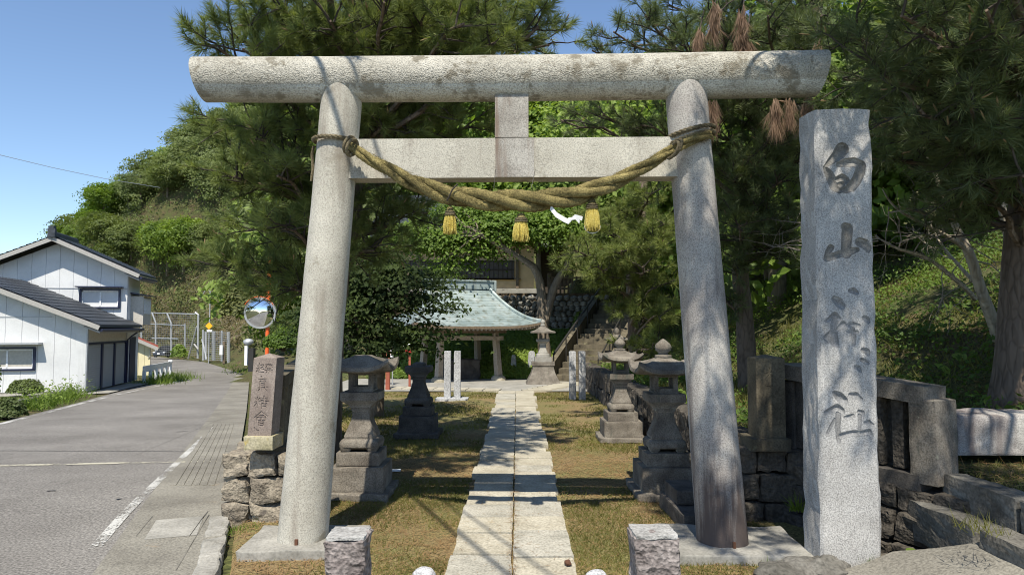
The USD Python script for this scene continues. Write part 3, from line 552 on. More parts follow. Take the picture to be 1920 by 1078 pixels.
def name_stone():
    m = trimesh.creation.box([1, 1, 1]); 
    for _ in range(5): m = m.subdivide()
    v = np.asarray(m.vertices).copy(); zb, zt = -.15, P(1590, 204, YS)[2]
    z = zb + (v[:, 2] + .5) * (zt - zb); t = np.clip(z / zt, 0, 1)
    xa0, xa1 = P(1546, 1050, YS)[0], P(1534, 204, YS)[0]; xb0, xb1 = P(1650, 1050, YS)[0], P(1627, 204, YS)[0]
    xa, xb = xa0 + (xa1 - xa0) * t, xb0 + (xb1 - xb0) * t; D = .26
    x = xa + (xb - xa) * (v[:, 0] + .5); y = YS + (v[:, 1] + .5) * D
    ns = lambda s, f: meshkit.noise(np.stack([x * f + s, y * f, z * f], 1), s) - .5
    side = np.clip((np.abs(v[:, 0]) - .46) / .04, 0, 1); depth = np.clip((v[:, 1] + .5) / .06, 0, 1)
    back = np.clip(v[:, 1] + .5, 0, 1)
    chip = ns(3, 5) * .014 + ns(4, 13) * .016 + ns(8, 30) * .008
    x = x + np.sign(v[:, 0]) * side * (chip * (.25 + depth) + .018 * depth * 1.0 - .0)
    y = y + back * ns(5, 5) * .04 + np.where(v[:, 1] < -.499, 0, 0)
    # narrow chamfer down the left front edge
    x = np.where(v[:, 0] < -.49, x - .004, x)
    top = np.clip((v[:, 2] - .46) / .04, 0, 1); z = z + top * (ns(6, 7) * .03 - .02 * np.abs(v[:, 0]) - .01 * back) + np.where(v[:, 2] > .49, .03 * (v[:, 1] + .5), 0)
    return manifold_of(np.stack([x, y, z], 1), m.faces)
ff = lambda x, y: P(x, y, YS)
sc = YS / 1280 * 1.0
st = Thing('name_stone', 'tall grey granite shrine name pillar carved with brush characters', 'stone pillar', (2.3, YS + .13, 0))
body, shells = name_stone(), []
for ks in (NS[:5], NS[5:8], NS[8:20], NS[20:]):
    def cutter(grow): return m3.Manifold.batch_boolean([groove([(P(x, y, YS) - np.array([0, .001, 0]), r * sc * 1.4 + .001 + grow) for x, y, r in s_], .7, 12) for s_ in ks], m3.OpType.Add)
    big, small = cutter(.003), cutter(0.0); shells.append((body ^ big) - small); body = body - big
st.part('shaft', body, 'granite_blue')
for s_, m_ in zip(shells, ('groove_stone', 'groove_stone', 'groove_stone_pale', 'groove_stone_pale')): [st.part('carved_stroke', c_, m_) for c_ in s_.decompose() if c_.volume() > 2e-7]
for i, (x, y, s) in enumerate(((1500, 1066, (.17, .13, .07)), (1462, 1074, (.16, .16, .07)), (1545, 1066, (.16, .12, .08)), (1668, 1052, (.10, .10, .05)))):
    p = G(x, y, .0); solo('footing_rock', boulder((p[0], p[1], -.01), s, 60 + i, 4, amp=.6), 'dark_wall_stone' if i == 3 else 'concrete_dark', ['large rough rock at the left foot of the name stone', 'flat broken rock left of the name stone, by the picture edge', 'low rock against the front of the name stone', 'small dark rock right of the name stone foot'][i], 'rock', smooth=True)

PK = [[(210, 225), (245, 222)], [(228, 202), (228, 246)], [(200, 249), (258, 244)], [(228, 246), (225, 270)], [(214, 256), (199, 281)], [(200, 271), (222, 281), (264, 283)], [(244, 216), (265, 214), (265, 234), (247, 238), (247, 257), (268, 255)],
      [(284, 214), (305, 212), (284, 244)], [(308, 208), (345, 240)], [(327, 208), (314, 221)], [(341, 216), (326, 229)], [(290, 250), (327, 249)], [(281, 266), (346, 262)], [(305, 250), (294, 286)], [(322, 250), (322, 278), (342, 280)],
      [(243, 320), (249, 336)], [(224, 350), (288, 344)], [(233, 365), (233, 421)], [(233, 365), (281, 361), (281, 421)], [(235, 384), (279, 381)], [(235, 401), (279, 398)], [(220, 426), (302, 418)], [(237, 432), (217, 452)], [(273, 430), (297, 456)],
      [(183, 556), (238, 545)], [(210, 513), (210, 607)], [(194, 524), (204, 541)], [(230, 519), (218, 538)], [(207, 560), (180, 594)], [(214, 562), (232, 581)], [(240, 527), (302, 518)], [(245, 541), (299, 535)], [(236, 556), (314, 547)], [(270, 499), (270, 556)], [(250, 568), (247, 617)], [(250, 568), (291, 565), (291, 613)], [(252, 583), (289, 580)], [(252, 598), (289, 595)],
      [(245, 643), (184, 697)], [(245, 645), (300, 686)], [(224, 681), (267, 678)], [(205, 696), (207, 726)], [(205, 696), (283, 692), (282, 723)], [(208, 726), (282, 723)], [(243, 695), (243, 724)], [(222, 739), (222, 771)], [(222, 738), (266, 736), (266, 771), (222, 771)], [(224, 754), (264, 752)], [(180, 790), (195, 815)], [(190, 808), (220, 818)]]
YP = 5.72
def post_body(corners_bottom, corners_top, apex, Y, D, mat):
    """A tapering square post with a low pyramid top, from picture corners on its front plane."""
    (bl, br), (tl, tr) = corners_bottom, corners_top; p = [P(*q, Y) for q in (bl, br, tr, tl)]
    v = [p[0], p[1], p[1] + [0, D, 0], p[0] + [0, D, 0], p[3], p[2], p[2] + [0, D, 0], p[3] + [0, D, 0]]
    ap = (p[3] + p[2]) / 2 + [0, D / 2, 0]; ap[2] = P(apex[0], apex[1], Y + D / 2)[2]; v.append(ap)
    f = [[0, 3, 2], [0, 2, 1], [0, 1, 5], [0, 5, 4], [1, 2, 6], [1, 6, 5], [2, 3, 7], [2, 7, 6], [3, 0, 4], [3, 4, 7], [4, 5, 8], [5, 6, 8], [6, 7, 8], [7, 4, 8]]
    return np.array(v), np.array(f)
v, f = post_body(((464, 817), (508, 817)), ((476, 671), (519, 671)), (497, 662), YP, .2, None)
tp = Thing('memorial_post', 'tapering brown stone post carved with five characters, left of the torii', 'stone post', (-2.1, YP + .1, .5))
tp.part('shaft', carve(manifold_of(v, f), [[(440 + x / 4.9, 640 + y / 4.9, .0055) for x, y in s] for s in PK], lambda x, y: P(x, y, YP), 1.2), 'post_stone')
a, b = P(456, 844, YP - .03), P(512, 818, YP - .03)
tp.part('base_block', rough_box(((a[0] + b[0]) / 2, YP + .1, a[2]), (b[0] - a[0], .27, b[2] - a[2]), .006, 3, bev=.02), 'post_base')
YE = 5.85
v, f = post_body(((1420, 822), (1474, 822)), ((1417, 672), (1471, 672)), (1444, 664), YE, .22, None)
EK = [[(1433, 700), (1452, 697)], [(1443, 690), (1443, 702), (1434, 712)], [(1444, 702), (1455, 711)], [(1436, 725), (1450, 723)], [(1443, 718), (1443, 740)], [(1434, 752), (1453, 750)], [(1436, 765), (1451, 764), (1451, 780), (1436, 781)]]
se = Thing('memorial_post', 'dark mossy stone post with a pointed top, right of the torii', 'stone post', (2.25, YE + .1, .5))
se.part('shaft', carve(manifold_of(v, f), [[(x, y, .004) for x, y in s] for s in EK[:4]], lambda x, y: P(x, y, YE), 1.0), 'stele_stone')
a, b = P(1410, 846, YE - .04), P(1484, 823, YE - .04)
se.part('base_block', rough_box(((a[0] + b[0]) / 2, YE + .12, a[2]), (b[0] - a[0], .34, b[2] - a[2]), .01, 5, bev=.02), 'stele_stone')

# ------------------------------------------------------------------ lanterns
def lantern(x, y, s, seed, label, mat='lantern_stone', upto='finial', wide=1.0, rz=0.0, group='stone lanterns beside the path'):
    t = Thing('stone_lantern', label, 'stone lantern', (x, y, 0), group); rr = random.Random(seed); z = -.03
    C = lambda: (x, y, z)
    t.part('footing', rough_box(C(), (.62 * s * wide, .62 * s * wide, .07 * s), .02, seed, rz=rz, bev=.02), mat); z += .06 * s
    t.part('lower_plinth', rough_box(C(), (.50 * s * wide, .50 * s * wide, .235 * s), .005, seed + 1, rz=rz, bev=.015), mat); z += .237 * s
    t.part('upper_plinth', rough_box(C(), (.405 * s * wide, .405 * s * wide, .125 * s), .005, seed + 2, rz=rz, bev=.015), mat); z += .127 * s
    # cushion foot with four corner feet
    w = .185 * s
    foot = loft([rsq((x, y), z + h, w * k, r=.3) for h, k in ((.028 * s, .90), (.045 * s, 1.0), (.08 * s, 1.02), (.105 * s, .93), (.118 * s, .8))])
    ft = t.part('cushion', foot, mat, 40)
    for sx in (-1, 1):
        for sy in (-1, 1): t.part('corner_foot', loft([rsq((x + sx * w * .68, y + sy * w * .68), z + h, w * k, r=.4) for h, k in ((0, .2), (.02 * s, .27), (.05 * s, .3))]), mat, 40, parent=ft)
    z += .118 * s
    prof = [(0, .145), (.02, .147), (.06, .132), (.11, .112), (.17, .092), (.22, .083), (.25, .083), (.262, .094), (.285, .096)]
    t.part('shaft', loft([rsq((x, y), z + h * s, k * s, r=.12) for h, k in prof]), mat, 25); z += .287 * s
    prof = [(0, .10), (.03, .118), (.065, .17), (.075, .178), (.145, .178), (.15, .172)]
    t.part('platform', loft([rsq((x, y), z + h * s, k * s, r=.06, n=3) for h, k in prof]), mat, 25); z += .152 * s
    if upto == 'platform':
        t.part('cap_stub', loft([rsq((x, y), z + h * s, k * s, r=.3) for h, k in ((0, .09), (.03, .085), (.05, .05))]), 'lantern_dark', 30); return t
    b = .115 * s; h = .172 * s
    fb = t.part('light_box', box((x, y, z), (2.1 * b, 2.1 * b, .016 * s)), mat)
    for sx in (-1, 1):
        for sy in (-1, 1): t.part('corner_post', box((x + sx * b * .82, y + sy * b * .82, z + .016 * s), (.36 * b, .36 * b, h - .034 * s)), mat, parent=fb)
    t.part('frame_top', box((x, y, z + h - .018 * s), (2.04 * b, 2.04 * b, .018 * s)), mat, parent=fb)
    for sx, sy in ((0, -1), (0, 1)):
        t.part('sill', box((x, y + sy * b * .82, z + .016 * s), (1.26 * b, .2 * b, .03 * s)), mat, parent=fb)
    z += h
    # roof: square, thick, with corners sweeping up
    hw = .30 * s; rings = []; N = 9
    def ring(hx, z0, up, thick=0):
        pts = []
        for k, (ax_, ay_) in enumerate(((1, 0), (0, 1), (-1, 0), (0, -1))):
            for i in range(N - 1):
                u = -1 + 2 * i / (N - 1); px_, py_ = (ax_ * 1 - ay_ * u, ay_ * 1 + ax_ * u)
                pts.append((x + px_ * hx, y + py_ * hx, z0 + up * abs(u) ** 3.2))
        return np.array(pts)
    rings = [ring(.10 * s, z, 0), ring(hw * .92, z + .008 * s, .06 * s), ring(hw, z + .026 * s, .095 * s), ring(hw * .97, z + .06 * s, .085 * s), ring(hw * .80, z + .09 * s, .03 * s), ring(hw * .58, z + .118 * s, .012 * s), ring(hw * .36, z + .15 * s, 0), ring(hw * .22, z + .17 * s, 0)]
    t.part('roof', loft(rings), mat, 35); z += .165 * s
    if upto == 'finial': t.part('finial', lathe((x, y, z), [(.075 * s, 0), (.085 * s, .012 * s), (.082 * s, .028 * s), (.05 * s, .036 * s), (.046 * s, .05 * s), (.078 * s, .08 * s), (.083 * s, .11 * s), (.07 * s, .14 * s), (.035 * s, .17 * s), (.006 * s, .19 * s)], 16), mat, 40)
    return t
lantern(-1.47, 6.78, 1.02, 1, 'stone lantern just behind the left torii pillar', upto='roof')
lantern(-1.40, 10.35, 1.06, 11, 'dark stone lantern on the left without roof, farther along the lawn', 'lantern_dark', upto='platform')
lantern(1.50, 6.80, 1.0, 21, 'dark stone lantern just behind the right torii pillar, roof corners upswept', 'lantern_stone', wide=1.08)
lantern(1.575, 10.0, .97, 31, 'stone lantern farther back on the right, before the stairs', 'lantern_stone', wide=1.12)
# the tall lantern before the slope, on a flaring pedestal
x, y = P(1018, 718, 19.6)[:2]
fl = Thing('stone_lantern', 'pale slender stone lantern on a flaring pedestal beyond the path end', 'stone lantern', (x, y, 0))
fl.part('pedestal', loft([rsq((x, y), h, k, r=.05, n=3) for h, k in ((-.05, .50), (0, .48), (.12, .42), (.28, .34), (.42, .30), (.50, .295))]), 'lantern_stone', 25)
fl.part('plinth', box((x, y, .50), (.64, .64, .10)), 'lantern_stone'); fl.part('plinth', box((x, y, .602), (.48, .48, .13)), 'concrete')
fl.part('foot', loft([rsq((x, y), .734 + h, k, r=.5) for h, k in ((0, .2), (.08, .19), (.12, .12))]), 'concrete', 40)
fl.part('shaft', loft([rsq((x, y), .85 + h, k, r=.3) for h, k in ((0, .14), (.1, .10), (.24, .085), (.28, .12))]), 'concrete', 30)
fl.part('platform', loft([rsq((x, y), 1.13 + h, k, r=.2) for h, k in ((0, .1), (.04, .19), (.11, .19))]), 'concrete', 25)
lb = fl.part('light_box', box((x, y, 1.242), (.2, .2, .02)), 'lantern_stone')
for sx in (-1, 1):
    for sy in (-1, 1): fl.part('corner_post', box((x + sx * .075, y + sy * .075, 1.263), (.045, .045, .15)), 'lantern_stone', parent=lb)
fl.part('roof', loft([rsq((x, y), 1.414 + h, k, r=.06, n=4) for h, k in ((0, .1), (.0, .35), (.035, .355), (.08, .22), (.16, .10), (.2, .06))]), 'lantern_stone', 30)
fl.part('finial', lathe((x, y, 1.61), [(.06, 0), (.075, .03), (.05, .06), (.07, .1), (.06, .15), (.01, .2)], 12), 'concrete', 40)
x, y = P(1157, 668, 21)[0], 21.0; zz = .2
f2 = Thing('stone_lantern', 'small pale lantern beside the stairs, half hidden behind the right lantern', 'stone lantern', (x, y, zz))
f2.part('shaft', lathe((x, y, zz), [(.3, 0), (.3, .3), (.16, .34), (.13, .7), (.18, .76)], 12), 'lantern_stone', 30); f2.part('light_box', box((x, y, zz + .76), (.26, .26, .22)), 'lantern_stone')
f2.part('roof', loft([rsq((x, y), zz + .98 + h, k, r=.1, n=4) for h, k in ((0, .12), (.0, .36), (.04, .36), (.1, .18), (.18, .08))]), 'lantern_stone', 30); f2.part('finial', lathe((x, y, zz + 1.16), [(.06, 0), (.09, .07), (.07, .15), (.01, .22)], 10), 'lantern_stone', 40)

# ------------------------------------------------------------------ gate posts, small steles, bollard stones
for i, (px, w) in enumerate(((1073.5, 12), (1091.5, 12))):
    Y = 15.4; p = G(px, 744, -.03); h = .86 if False else 1.04
    solo('gate_post', rough_box((P(px, 740, 15.5)[0], 15.5, -.05), (.148, .148, 1.09), .0015, 70 + i, bev=.015, n=3), 'granite_pale', ['square white granite gate post right of the path, the one nearer the path', 'square white granite gate post right of the path, the one nearer the stairs'][i], 'gate post', 'pale gate posts either side of the path')
for i, (px, py) in enumerate(((839, 746), (857.5, 744))):
    solo('gate_post', rough_box((P(px, 740, 15.4)[0], 15.4, -.05), (.148, .148, 1.10), .0015, 75 + i, bev=.015, n=3), 'granite_pale', ['square grey granite gate post left of the path, left one of its pair', 'square grey granite gate post left of the path, right one of its pair'][i], 'gate post', 'pale gate posts either side of the path')
solo('gate_footing', box((P(848, 740, 15.4)[0], 15.4, -.045), (.72, .42, .05)), 'granite_pale', 'flat granite footing under the left pair of gate posts', 'footing')
for i, (px, py, h, w) in enumerate(((963, 690, .40, .17), (997, 690, .52, .24))):
    q = P(px, py, 22.0); solo('small_stele', loft([rsq((q[0], 22.0), T(q[0], 22.) - .1 + z, w * k, .06, r=.5) for z, k in ((0, .55), (h * .7, .52), (h + .08, .4), (h + .12, .2))]), 'granite_pale', ['narrow leaning stone tablet standing in the grass behind the pavilion', 'broad stone tablet in the grass left of the tall lantern'][i], 'stone tablet', smooth=30)
def short_stone(px0, px1, pyt, Y, seed, label, lean=0):
    a, b = P(px0, pyt, Y), P(px1, pyt, Y); w = b[0] - a[0]; zt = a[2]
    t = Thing('short_stone_post', label, 'stone post', ((a[0] + b[0]) / 2, Y + w / 2, 0))
    v, f = rough_box(((a[0] + b[0]) / 2, Y + w * .5, -.1), (w, w * .95, zt + .1 - .01), .022, seed, n=4, freq=9, bev=.03); v[:, 0] += lean * (zt - v[:, 2])
    t.part('shaft', v_f if False else (v, f), 'purple_stone')
    v, f = rough_box(((a[0] + b[0]) / 2, Y + w * .5, zt - .018), (w * .97, w * .93, .02), .006, seed + 1, n=4, freq=14, bev=.02); t.part('hewn_top', (v, f), 'pale_top')
short_stone(608, 683, 1008, 3.55, 81, 'rough short stone post at the left of the path, bottom edge', .0)
short_stone(1190, 1274, 1005, 3.45, 83, 'rough short stone post at the right of the path, bottom edge', .06)
for i, (px, py, s) in enumerate(((795, 1076, (.075, .07, .05)), (1118, 1080, (.075, .06, .045)))):
    q = G(px, py, 0.0); solo('white_stone', boulder((q[0], q[1], -.005), s, 91 + i, 3, amp=.15), 'granite_pale', ['rounded white stone left of the path at the bottom edge', 'rounded white stone right of the path at the bottom edge'][i], 'stone', smooth=True)
q = G(1065, 1056, .03); solo('pine_cone', boulder((q[0], q[1], .035), (.022, .03, .018), 95, 2, amp=.6), 'rust', 'small brown pine cone lying on the path slabs', 'pine cone')
q = G(742, 878, .0); solo('paper_scrap', rough_box((q[0], q[1], -.02), (.12, .09, .012), .02, 96, n=2, bev=.0), 'paper', 'crumpled white scrap on the grass beside the left lantern', 'litter')
for i, (px, py, s) in enumerate(((462, 972, (.06, .05, .05)), (447, 968, (.05, .05, .04)), (479, 968, (.045, .04, .07)))):
    q = G(px, py, -.03); solo('loose_stone', boulder(q, s, 97 + i, 2), 'slab_stone', ['tan loose stone at the foot of the left wall, between two others', 'small loose stone nearest the kerb below the left wall', 'pointed loose stone leaning on the left wall foot'][i], 'stone', smooth=True)
# kerb-like blocks beside the right lantern
kblk = Thing('stone_trough', 'low dark dressed stone blocks beside the right pillar base', 'stone block', (1.5, 5.9, 0))
kblk.part('block', rough_box((1.52, 5.92, -.03), (.34, .78, .13), .006, 101, bev=.015, rz=.03), 'lantern_dark'); kblk.part('block', rough_box((1.49, 6.04, .102), (.22, .42, .12), .006, 102, bev=.02, rz=.03), 'lantern_dark'); kblk.part('block', rough_box((1.62, 5.68, .102), (.2, .22, .09), .006, 103, bev=.02), 'lantern_dark')

# ------------------------------------------------------------------ stone walls and fences either side of the torii
def course_wall(name, label, blocks, mat, base):
    t = Thing(name, label, 'stone wall', base)
    for i, (c, s, rz) in enumerate(blocks): t.part('stone', rough_box(c, s, .035, 200 + i + int(abs(base[0]) * 10), rz=rz, n=3, freq=7, bev=.05), mat)
    return t
bl = []; rg = random.Random(8)
for z0, h in ((-.12, .24), (.125, .21), (.338, .2)):
    x = -2.44 + .02 * z0
    while x < -1.95:
        w = rg.uniform(.2, .36); bl.append(((x + w / 2, 5.98, z0), (w - .012, .36, h - .006), 0)); x += w
for k in range(9):      # side of the wall along the road
    for z0, h in ((-.2, .34), (.142, .34)):
        y0 = 6.3 + k * .62; x0 = -2.36 - .23 * (y0 - 5.8); bl.append(((x0, y0 + .3, z0 + (roadz(y0) * .6)), (.3, .6, h), .22))
course_wall('stone_wall', 'low rough brown stone wall under the carved post, left of the torii', bl, 'wall_stone', (-2.1, 5.9, 0))
fn = Thing('stone_fence', 'dark stone baluster fence running back behind the carved post', 'stone fence', (-2.2, 7, .5))
for k in range(17):
    y0 = 6.15 + k * .32; x0 = -2.02 - .23 * (y0 - 5.8); fn.part('baluster', rough_box((x0, y0, .47), (.13, .13, .60), .004, 300 + k, n=2, rz=.22, bev=.03), 'stele_stone')
fn.part('top_rail', bar((-2.06, 5.98, 1.12), (-3.25, 11.2, 1.12), .17, .11), 'stele_stone'); fn.part('bottom_rail', bar((-2.06, 5.98, .51), (-3.25, 11.2, .51), .2, .09), 'stele_stone')
# right: wall under the dark post, then splayed frontage with fence
bl = []; rg = random.Random(12)
for z0, h in ((-.16, .27), (.115, .24), (.36, .2)):
    x = 1.84
    while x < 2.62:
        w = rg.uniform(.22, .4); bl.append(((x + w / 2, 6.08, z0), (w - .012, .42, h - .006), rg.uniform(-.03, .03))); x += w
A0, A1 = np.array([2.52, 6.02]), np.array([3.06, 4.98])
dirn = (A1 - A0) / np.linalg.norm(A1 - A0); LEN = np.linalg.norm(A1 - A0); ang = math.atan2(dirn[1], dirn[0])
for z0, h, off in ((-.2, .24, -.10), (.045, .22, -.05), (.27, .17, 0.)):
    s = -.05
    while s < LEN + .12:
        w = rg.uniform(.25, .42); c = A0 + dirn * (s + w / 2) + np.array([dirn[1], -dirn[0]]) * (-off) * 1.0
        bl.append(((c[0], c[1], z0), (w - .012, .34, h - .006), ang)); s += w
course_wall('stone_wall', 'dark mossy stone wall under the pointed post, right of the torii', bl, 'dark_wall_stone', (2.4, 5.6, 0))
fe = Thing('stone_fence', 'dark stone baluster fence on the wall behind the name stone', 'stone fence', (2.8, 5.5, .45))
nrm = np.array([dirn[1], -dirn[0]])
def along(s, z): c = A0 + dirn * s; return (c[0], c[1], z)
fe.part('sill_stone', bar(along(-.05, .485), along(LEN - .05, .475), .27, .115), 'lantern_dark')
tz = lambda s: 1.215 - .085 * s
for k in range(6):
    s = .06 + k * (LEN - .3) / 5; c = along(s, .545); fe.part('baluster', rough_box(c, (.092, .15, tz(s) - .08 - .545), .005, 320 + k, n=2, rz=ang, bev=.03), 'dark_wall_stone' if k % 3 else 'lantern_dark')
fe.part('end_post', rough_box(along(LEN - .02, .47), (.20, .26, tz(LEN) - .47 - .035), .008, 330, n=3, rz=ang, bev=.03), 'lantern_stone', label='broad end post, its near face lit')
fe.part('end_post', rough_box(along(-.06, .47), (.14, .20, .66), .008, 331, n=3, rz=ang, bev=.03), 'lantern_dark')
a, b = np.array(along(-.12, tz(-.1) - .012)), np.array(along(LEN + .0, tz(LEN) - .012)); vv = bar(a, a + (b - a) * .47, .27, .125), bar(a + (b - a) * .475, b, .27, .125)
for q in vv: fe.part('coping', q, 'lantern_stone')
# upper and lower kerbs running towards the camera
tr = Thing('retaining_kerb', 'long concrete kerb stones stepping along the right bank below the fence', 'kerb', (3.0, 4, .3))
for i, (y0, y1) in enumerate(((4.93, 4.2), (4.19, 3.3), (3.29, 2.2), (2.19, .5))):
    tr.part('kerb_stone', rough_box((3.14, (y0 + y1) / 2, .25), (.18, abs(y0 - y1) - .01, .31), .014, 335 + i, n=4, bev=.025), 'concrete_dark')
    tr.part('lower_kerb_stone', rough_box((2.945, (y0 + y1) / 2 + .08, .08), (.20, abs(y0 - y1) - .02, .29), .02, 340 + i, n=3, bev=.03), 'concrete_dark')
ls = Thing('stone_slab', 'long grey dressed stone slab lying on the bank by the large pine', 'stone slab', (4.0, 5.6, .62))
ls.part('slab', rough_box((4.12, 5.62, .58), (1.25, .40, .325), .025, 360, n=4, freq=4, bev=.03, rz=-.03), 'granite_old')
# low bank wall behind the right-hand lanterns
bl = []; rg = random.Random(19); y = 6.4
while y < 18.6:
    w = rg.uniform(.35, .6)
    for z0, h in ((-.1, .36), (.255, .36)): bl.append(((2.16 + rg.uniform(-.03, .03) - .004 * y, y + w / 2, z0), (.34, w - .015, h * rg.uniform(.92, 1.02)), math.pi * 0 + rg.uniform(-.05, .05)))
    y += w
course_wall('bank_wall', 'rough dark stone wall holding the bank behind the right lanterns', bl, 'dark_wall_stone', (2.15, 12, 0))
# ------------------------------------------------------------------ pavilion (water basin shelter)
PC, PA = np.array([-1.62, 21.2]), math.radians(22)
def L2W(x, y, z): return np.array([PC[0] + x * math.cos(PA) - y * math.sin(PA), PC[1] + x * math.sin(PA) + y * math.cos(PA), z])
pv_ = Thing('pavilion', 'open water basin shelter with a curved green copper roof', 'pavilion', (PC[0], PC[1], 0))
for sx in (-1, 1):
    for sy in (-1, 1):
        b, t_ = L2W(sx * .93, sy * .93, .12), L2W(sx * .86, sy * .86, 1.40)
        pp_ = pv_.part('pillar', tube([b, t_], [.125, .10], 4), 'weathered_wood'); pv_.part('stone_foot', lathe(L2W(sx * .93, sy * .93, -.03), [(.24, 0), (.22, .09), (.17, .15)], 12), 'slab_stone')
for sy in (-1, 1):
    pv_.part('lintel_beam', bar(L2W(-1.1, sy * .86, 1.25), L2W(1.1, sy * .86, 1.25), .10, .12), 'weathered_wood'); pv_.part('lintel_beam', bar(L2W(sy * .862, -1.1, 1.245), L2W(sy * .862, 1.1, 1.245), .10, .11), 'weathered_wood')
    pv_.part('upper_beam', bar(L2W(-1.2, sy * .84, 1.45), L2W(1.2, sy * .84, 1.45), .14, .10), 'old_wood'); pv_.part('upper_beam', bar(L2W(sy * .842, -1.2, 1.455), L2W(sy * .842, 1.2, 1.455), .14, .10), 'old_wood')
EH, RH, ZE, ZR = 1.92, .95, 1.60, 2.78
def roof_pt(side, u, t):
    """side 0..3 (front, right, back, left), u -1..1 along the eave, t 0 eave .. 1 ridge."""
    e = {0: (u, -1), 1: (1, u), 2: (-u, 1), 3: (-1, -u)}[side]
    fx, fy = EH + (RH - EH) * t, EH * (1 - t) + .02 * t
    z = ZE + (ZR - ZE) * (.38 * t + .62 * t ** 1.9) + .13 * abs(u) ** 3.5 * (1 - t) ** 2.5
    return L2W(e[0] * fx, e[1] * fy, z)
for side in range(4):
    nt = 17; rows = []
    for i in range(nt):          # courses of copper, each lapping the one below
        t0, t1 = i / nt, (i + 1) / nt; us = np.linspace(-1, 1, 25)
        a = np.array([roof_pt(side, u, t0) for u in us]); b = np.array([roof_pt(side, u, t1) for u in us]); a[:, 2] += .014; c_ = a.copy(); c_[:, 2] -= .016
        n = len(us); v = np.vstack([c_, a, b]); j = np.arange(n - 1)
        f = np.vstack([np.stack([o + j, o + j + 1, o + n + j + 1], 1) for o in (0, n)] + [np.stack([o + j, o + n + j + 1, o + n + j], 1) for o in (0, n)]); rows.append((v, f))
    pv_.part('roof_face', rows, 'copper')
    us = np.linspace(-1, 1, 25); a = np.array([roof_pt(side, u, 0) for u in us]); b = a - [0, 0, .07]; c_ = np.array([roof_pt(side, u, .02) * [1, 1, 0] + [0, 0, a[i, 2] - .075] for i, u in enumerate(us)])
    v = np.vstack([a, b]); j = np.arange(24); pv_.part('eave_edge', (v, np.vstack([np.stack([j + 25, j + 26, j + 1], 1), np.stack([j + 25, j + 1, j], 1)])), 'old_wood')
    pv_.part('rafters', [bar(roof_pt(side, u, .015) - [0, 0, .10], roof_pt(side, u * .62, .52) - [0, 0, .34], .05, .06) for u in np.linspace(-.97, .97, 30)], 'weathered_wood')
    pv_.part('ceiling_boards', (np.vstack([np.array([roof_pt(side, u, 0) for u in us]) - [0, 0, .05], np.array([roof_pt(side, u * .6, .55) for u in us]) - [0, 0, .25]]), np.vstack([np.stack([j, j + 1, j + 26], 1), np.stack([j, j + 26, j + 25], 1)])), 'dark_wood')
    hp = np.array([roof_pt(side, 1, t) for t in np.linspace(0, 1, 12)]) + [0, 0, .035]; pv_.part('hip_ridge', tube(hp, .055, 7), 'copper', 50)
pv_.part('ridge', bar(L2W(-RH - .12, 0, ZR + .10), L2W(RH + .12, 0, ZR + .10), .22, .24), 'copper'); pv_.part('ridge_cap', bar(L2W(-RH - .18, 0, ZR + .245), L2W(RH + .18, 0, ZR + .245), .30, .05), 'copper')
for s in (-1, 1): pv_.part('ridge_end', rough_box(L2W(s * (RH + .17), 0, ZR - .1), (.07, .34, .36), .0, 3, rz=PA, bev=.05), 'copper')
bs = solo('water_basin', rough_box(L2W(0, 0, -.02), (1.15, .7, .62), .05, 370, rz=PA, n=4, freq=4, bev=.06), 'lantern_dark', 'dark stone water basin under the copper roof', 'water basin')
for i in range(7):
    q = L2W(-2.0 + .65 * i, 1.55 + .15 * math.sin(i * 2.1), 0); solo('border_rock', boulder((q[0], q[1], .12), (.42, .28, .3), 380 + i, 2), 'lantern_dark', 'dark rock in the row bordering the slope behind the pavilion', 'rock', 'rocks along the slope foot behind the pavilion', smooth=True)

# ------------------------------------------------------------------ cobble wall, terrace fence, stairs, shrine hall
cw = Thing('cobble_wall', 'wall of rounded dark cobbles holding the shrine terrace', 'stone wall', (0.8, 25.3, 1.5))
cw.part('backing', bar((-4.6, 25.42, 2.08), (3.45, 25.42, 2.08), .3, 1.5), 'soil')
rg = random.Random(31); k = 0
for row in range(7):
    x = -3.2 + rg.uniform(0, .2)
    while x < 3.5:
        w = rg.uniform(.20, .30); z = 1.48 + row * .195 + rg.uniform(-.02, .02)
        if k < 240: cw.part('cobble', boulder((x + w / 2, 25.24 + .012 * row, z), (w * .54, .15, .115), 400 + k % 23, 1 if k % 3 else 2, amp=.3), 'cobble', True); k += 1
        x += w * .97
tf = Thing('wooden_fence', 'low dark wooden railing on the terrace edge above the cobble wall', 'fence', (2.3, 26.2, 2.9))
for k in range(15): tf.part('picket', box((1.55 + k * .155, 26.2, 2.8), (.07, .05, .72)), 'old_wood')
for z in (3.05, 3.46): tf.part('rail', bar((1.45, 26.16, z), (3.95, 26.16, z), .06, .07), 'old_wood')
tf.part('fence_post', box((1.44, 26.2, 2.75), (.14, .14, .9)), 'old_wood')
S0, S1 = np.array([1.95, 20.1]), np.array([4.15, 25.4]); sdir = (S1 - S0) / np.linalg.norm(S1 - S0); sper = np.array([sdir[1], -sdir[0]]); NST = 15; RISE = 2.55
stt = Thing('stone_stairs', 'stone steps climbing to the terrace on the right, in shade', 'stairs', (S0[0], S0[1], 0))
SL = np.linalg.norm(S1 - S0); sa = math.atan2(sdir[1], sdir[0])
for k in range(NST):
    c = S0 + sdir * (SL * (k + .5) / NST); h = RISE * (k + 1) / NST; stt.part('step', rough_box((c[0], c[1], h - .5), (SL / NST + .04, 1.5, .5), .012, 420 + k, n=2, rz=sa, bev=.015), 'stele_stone')
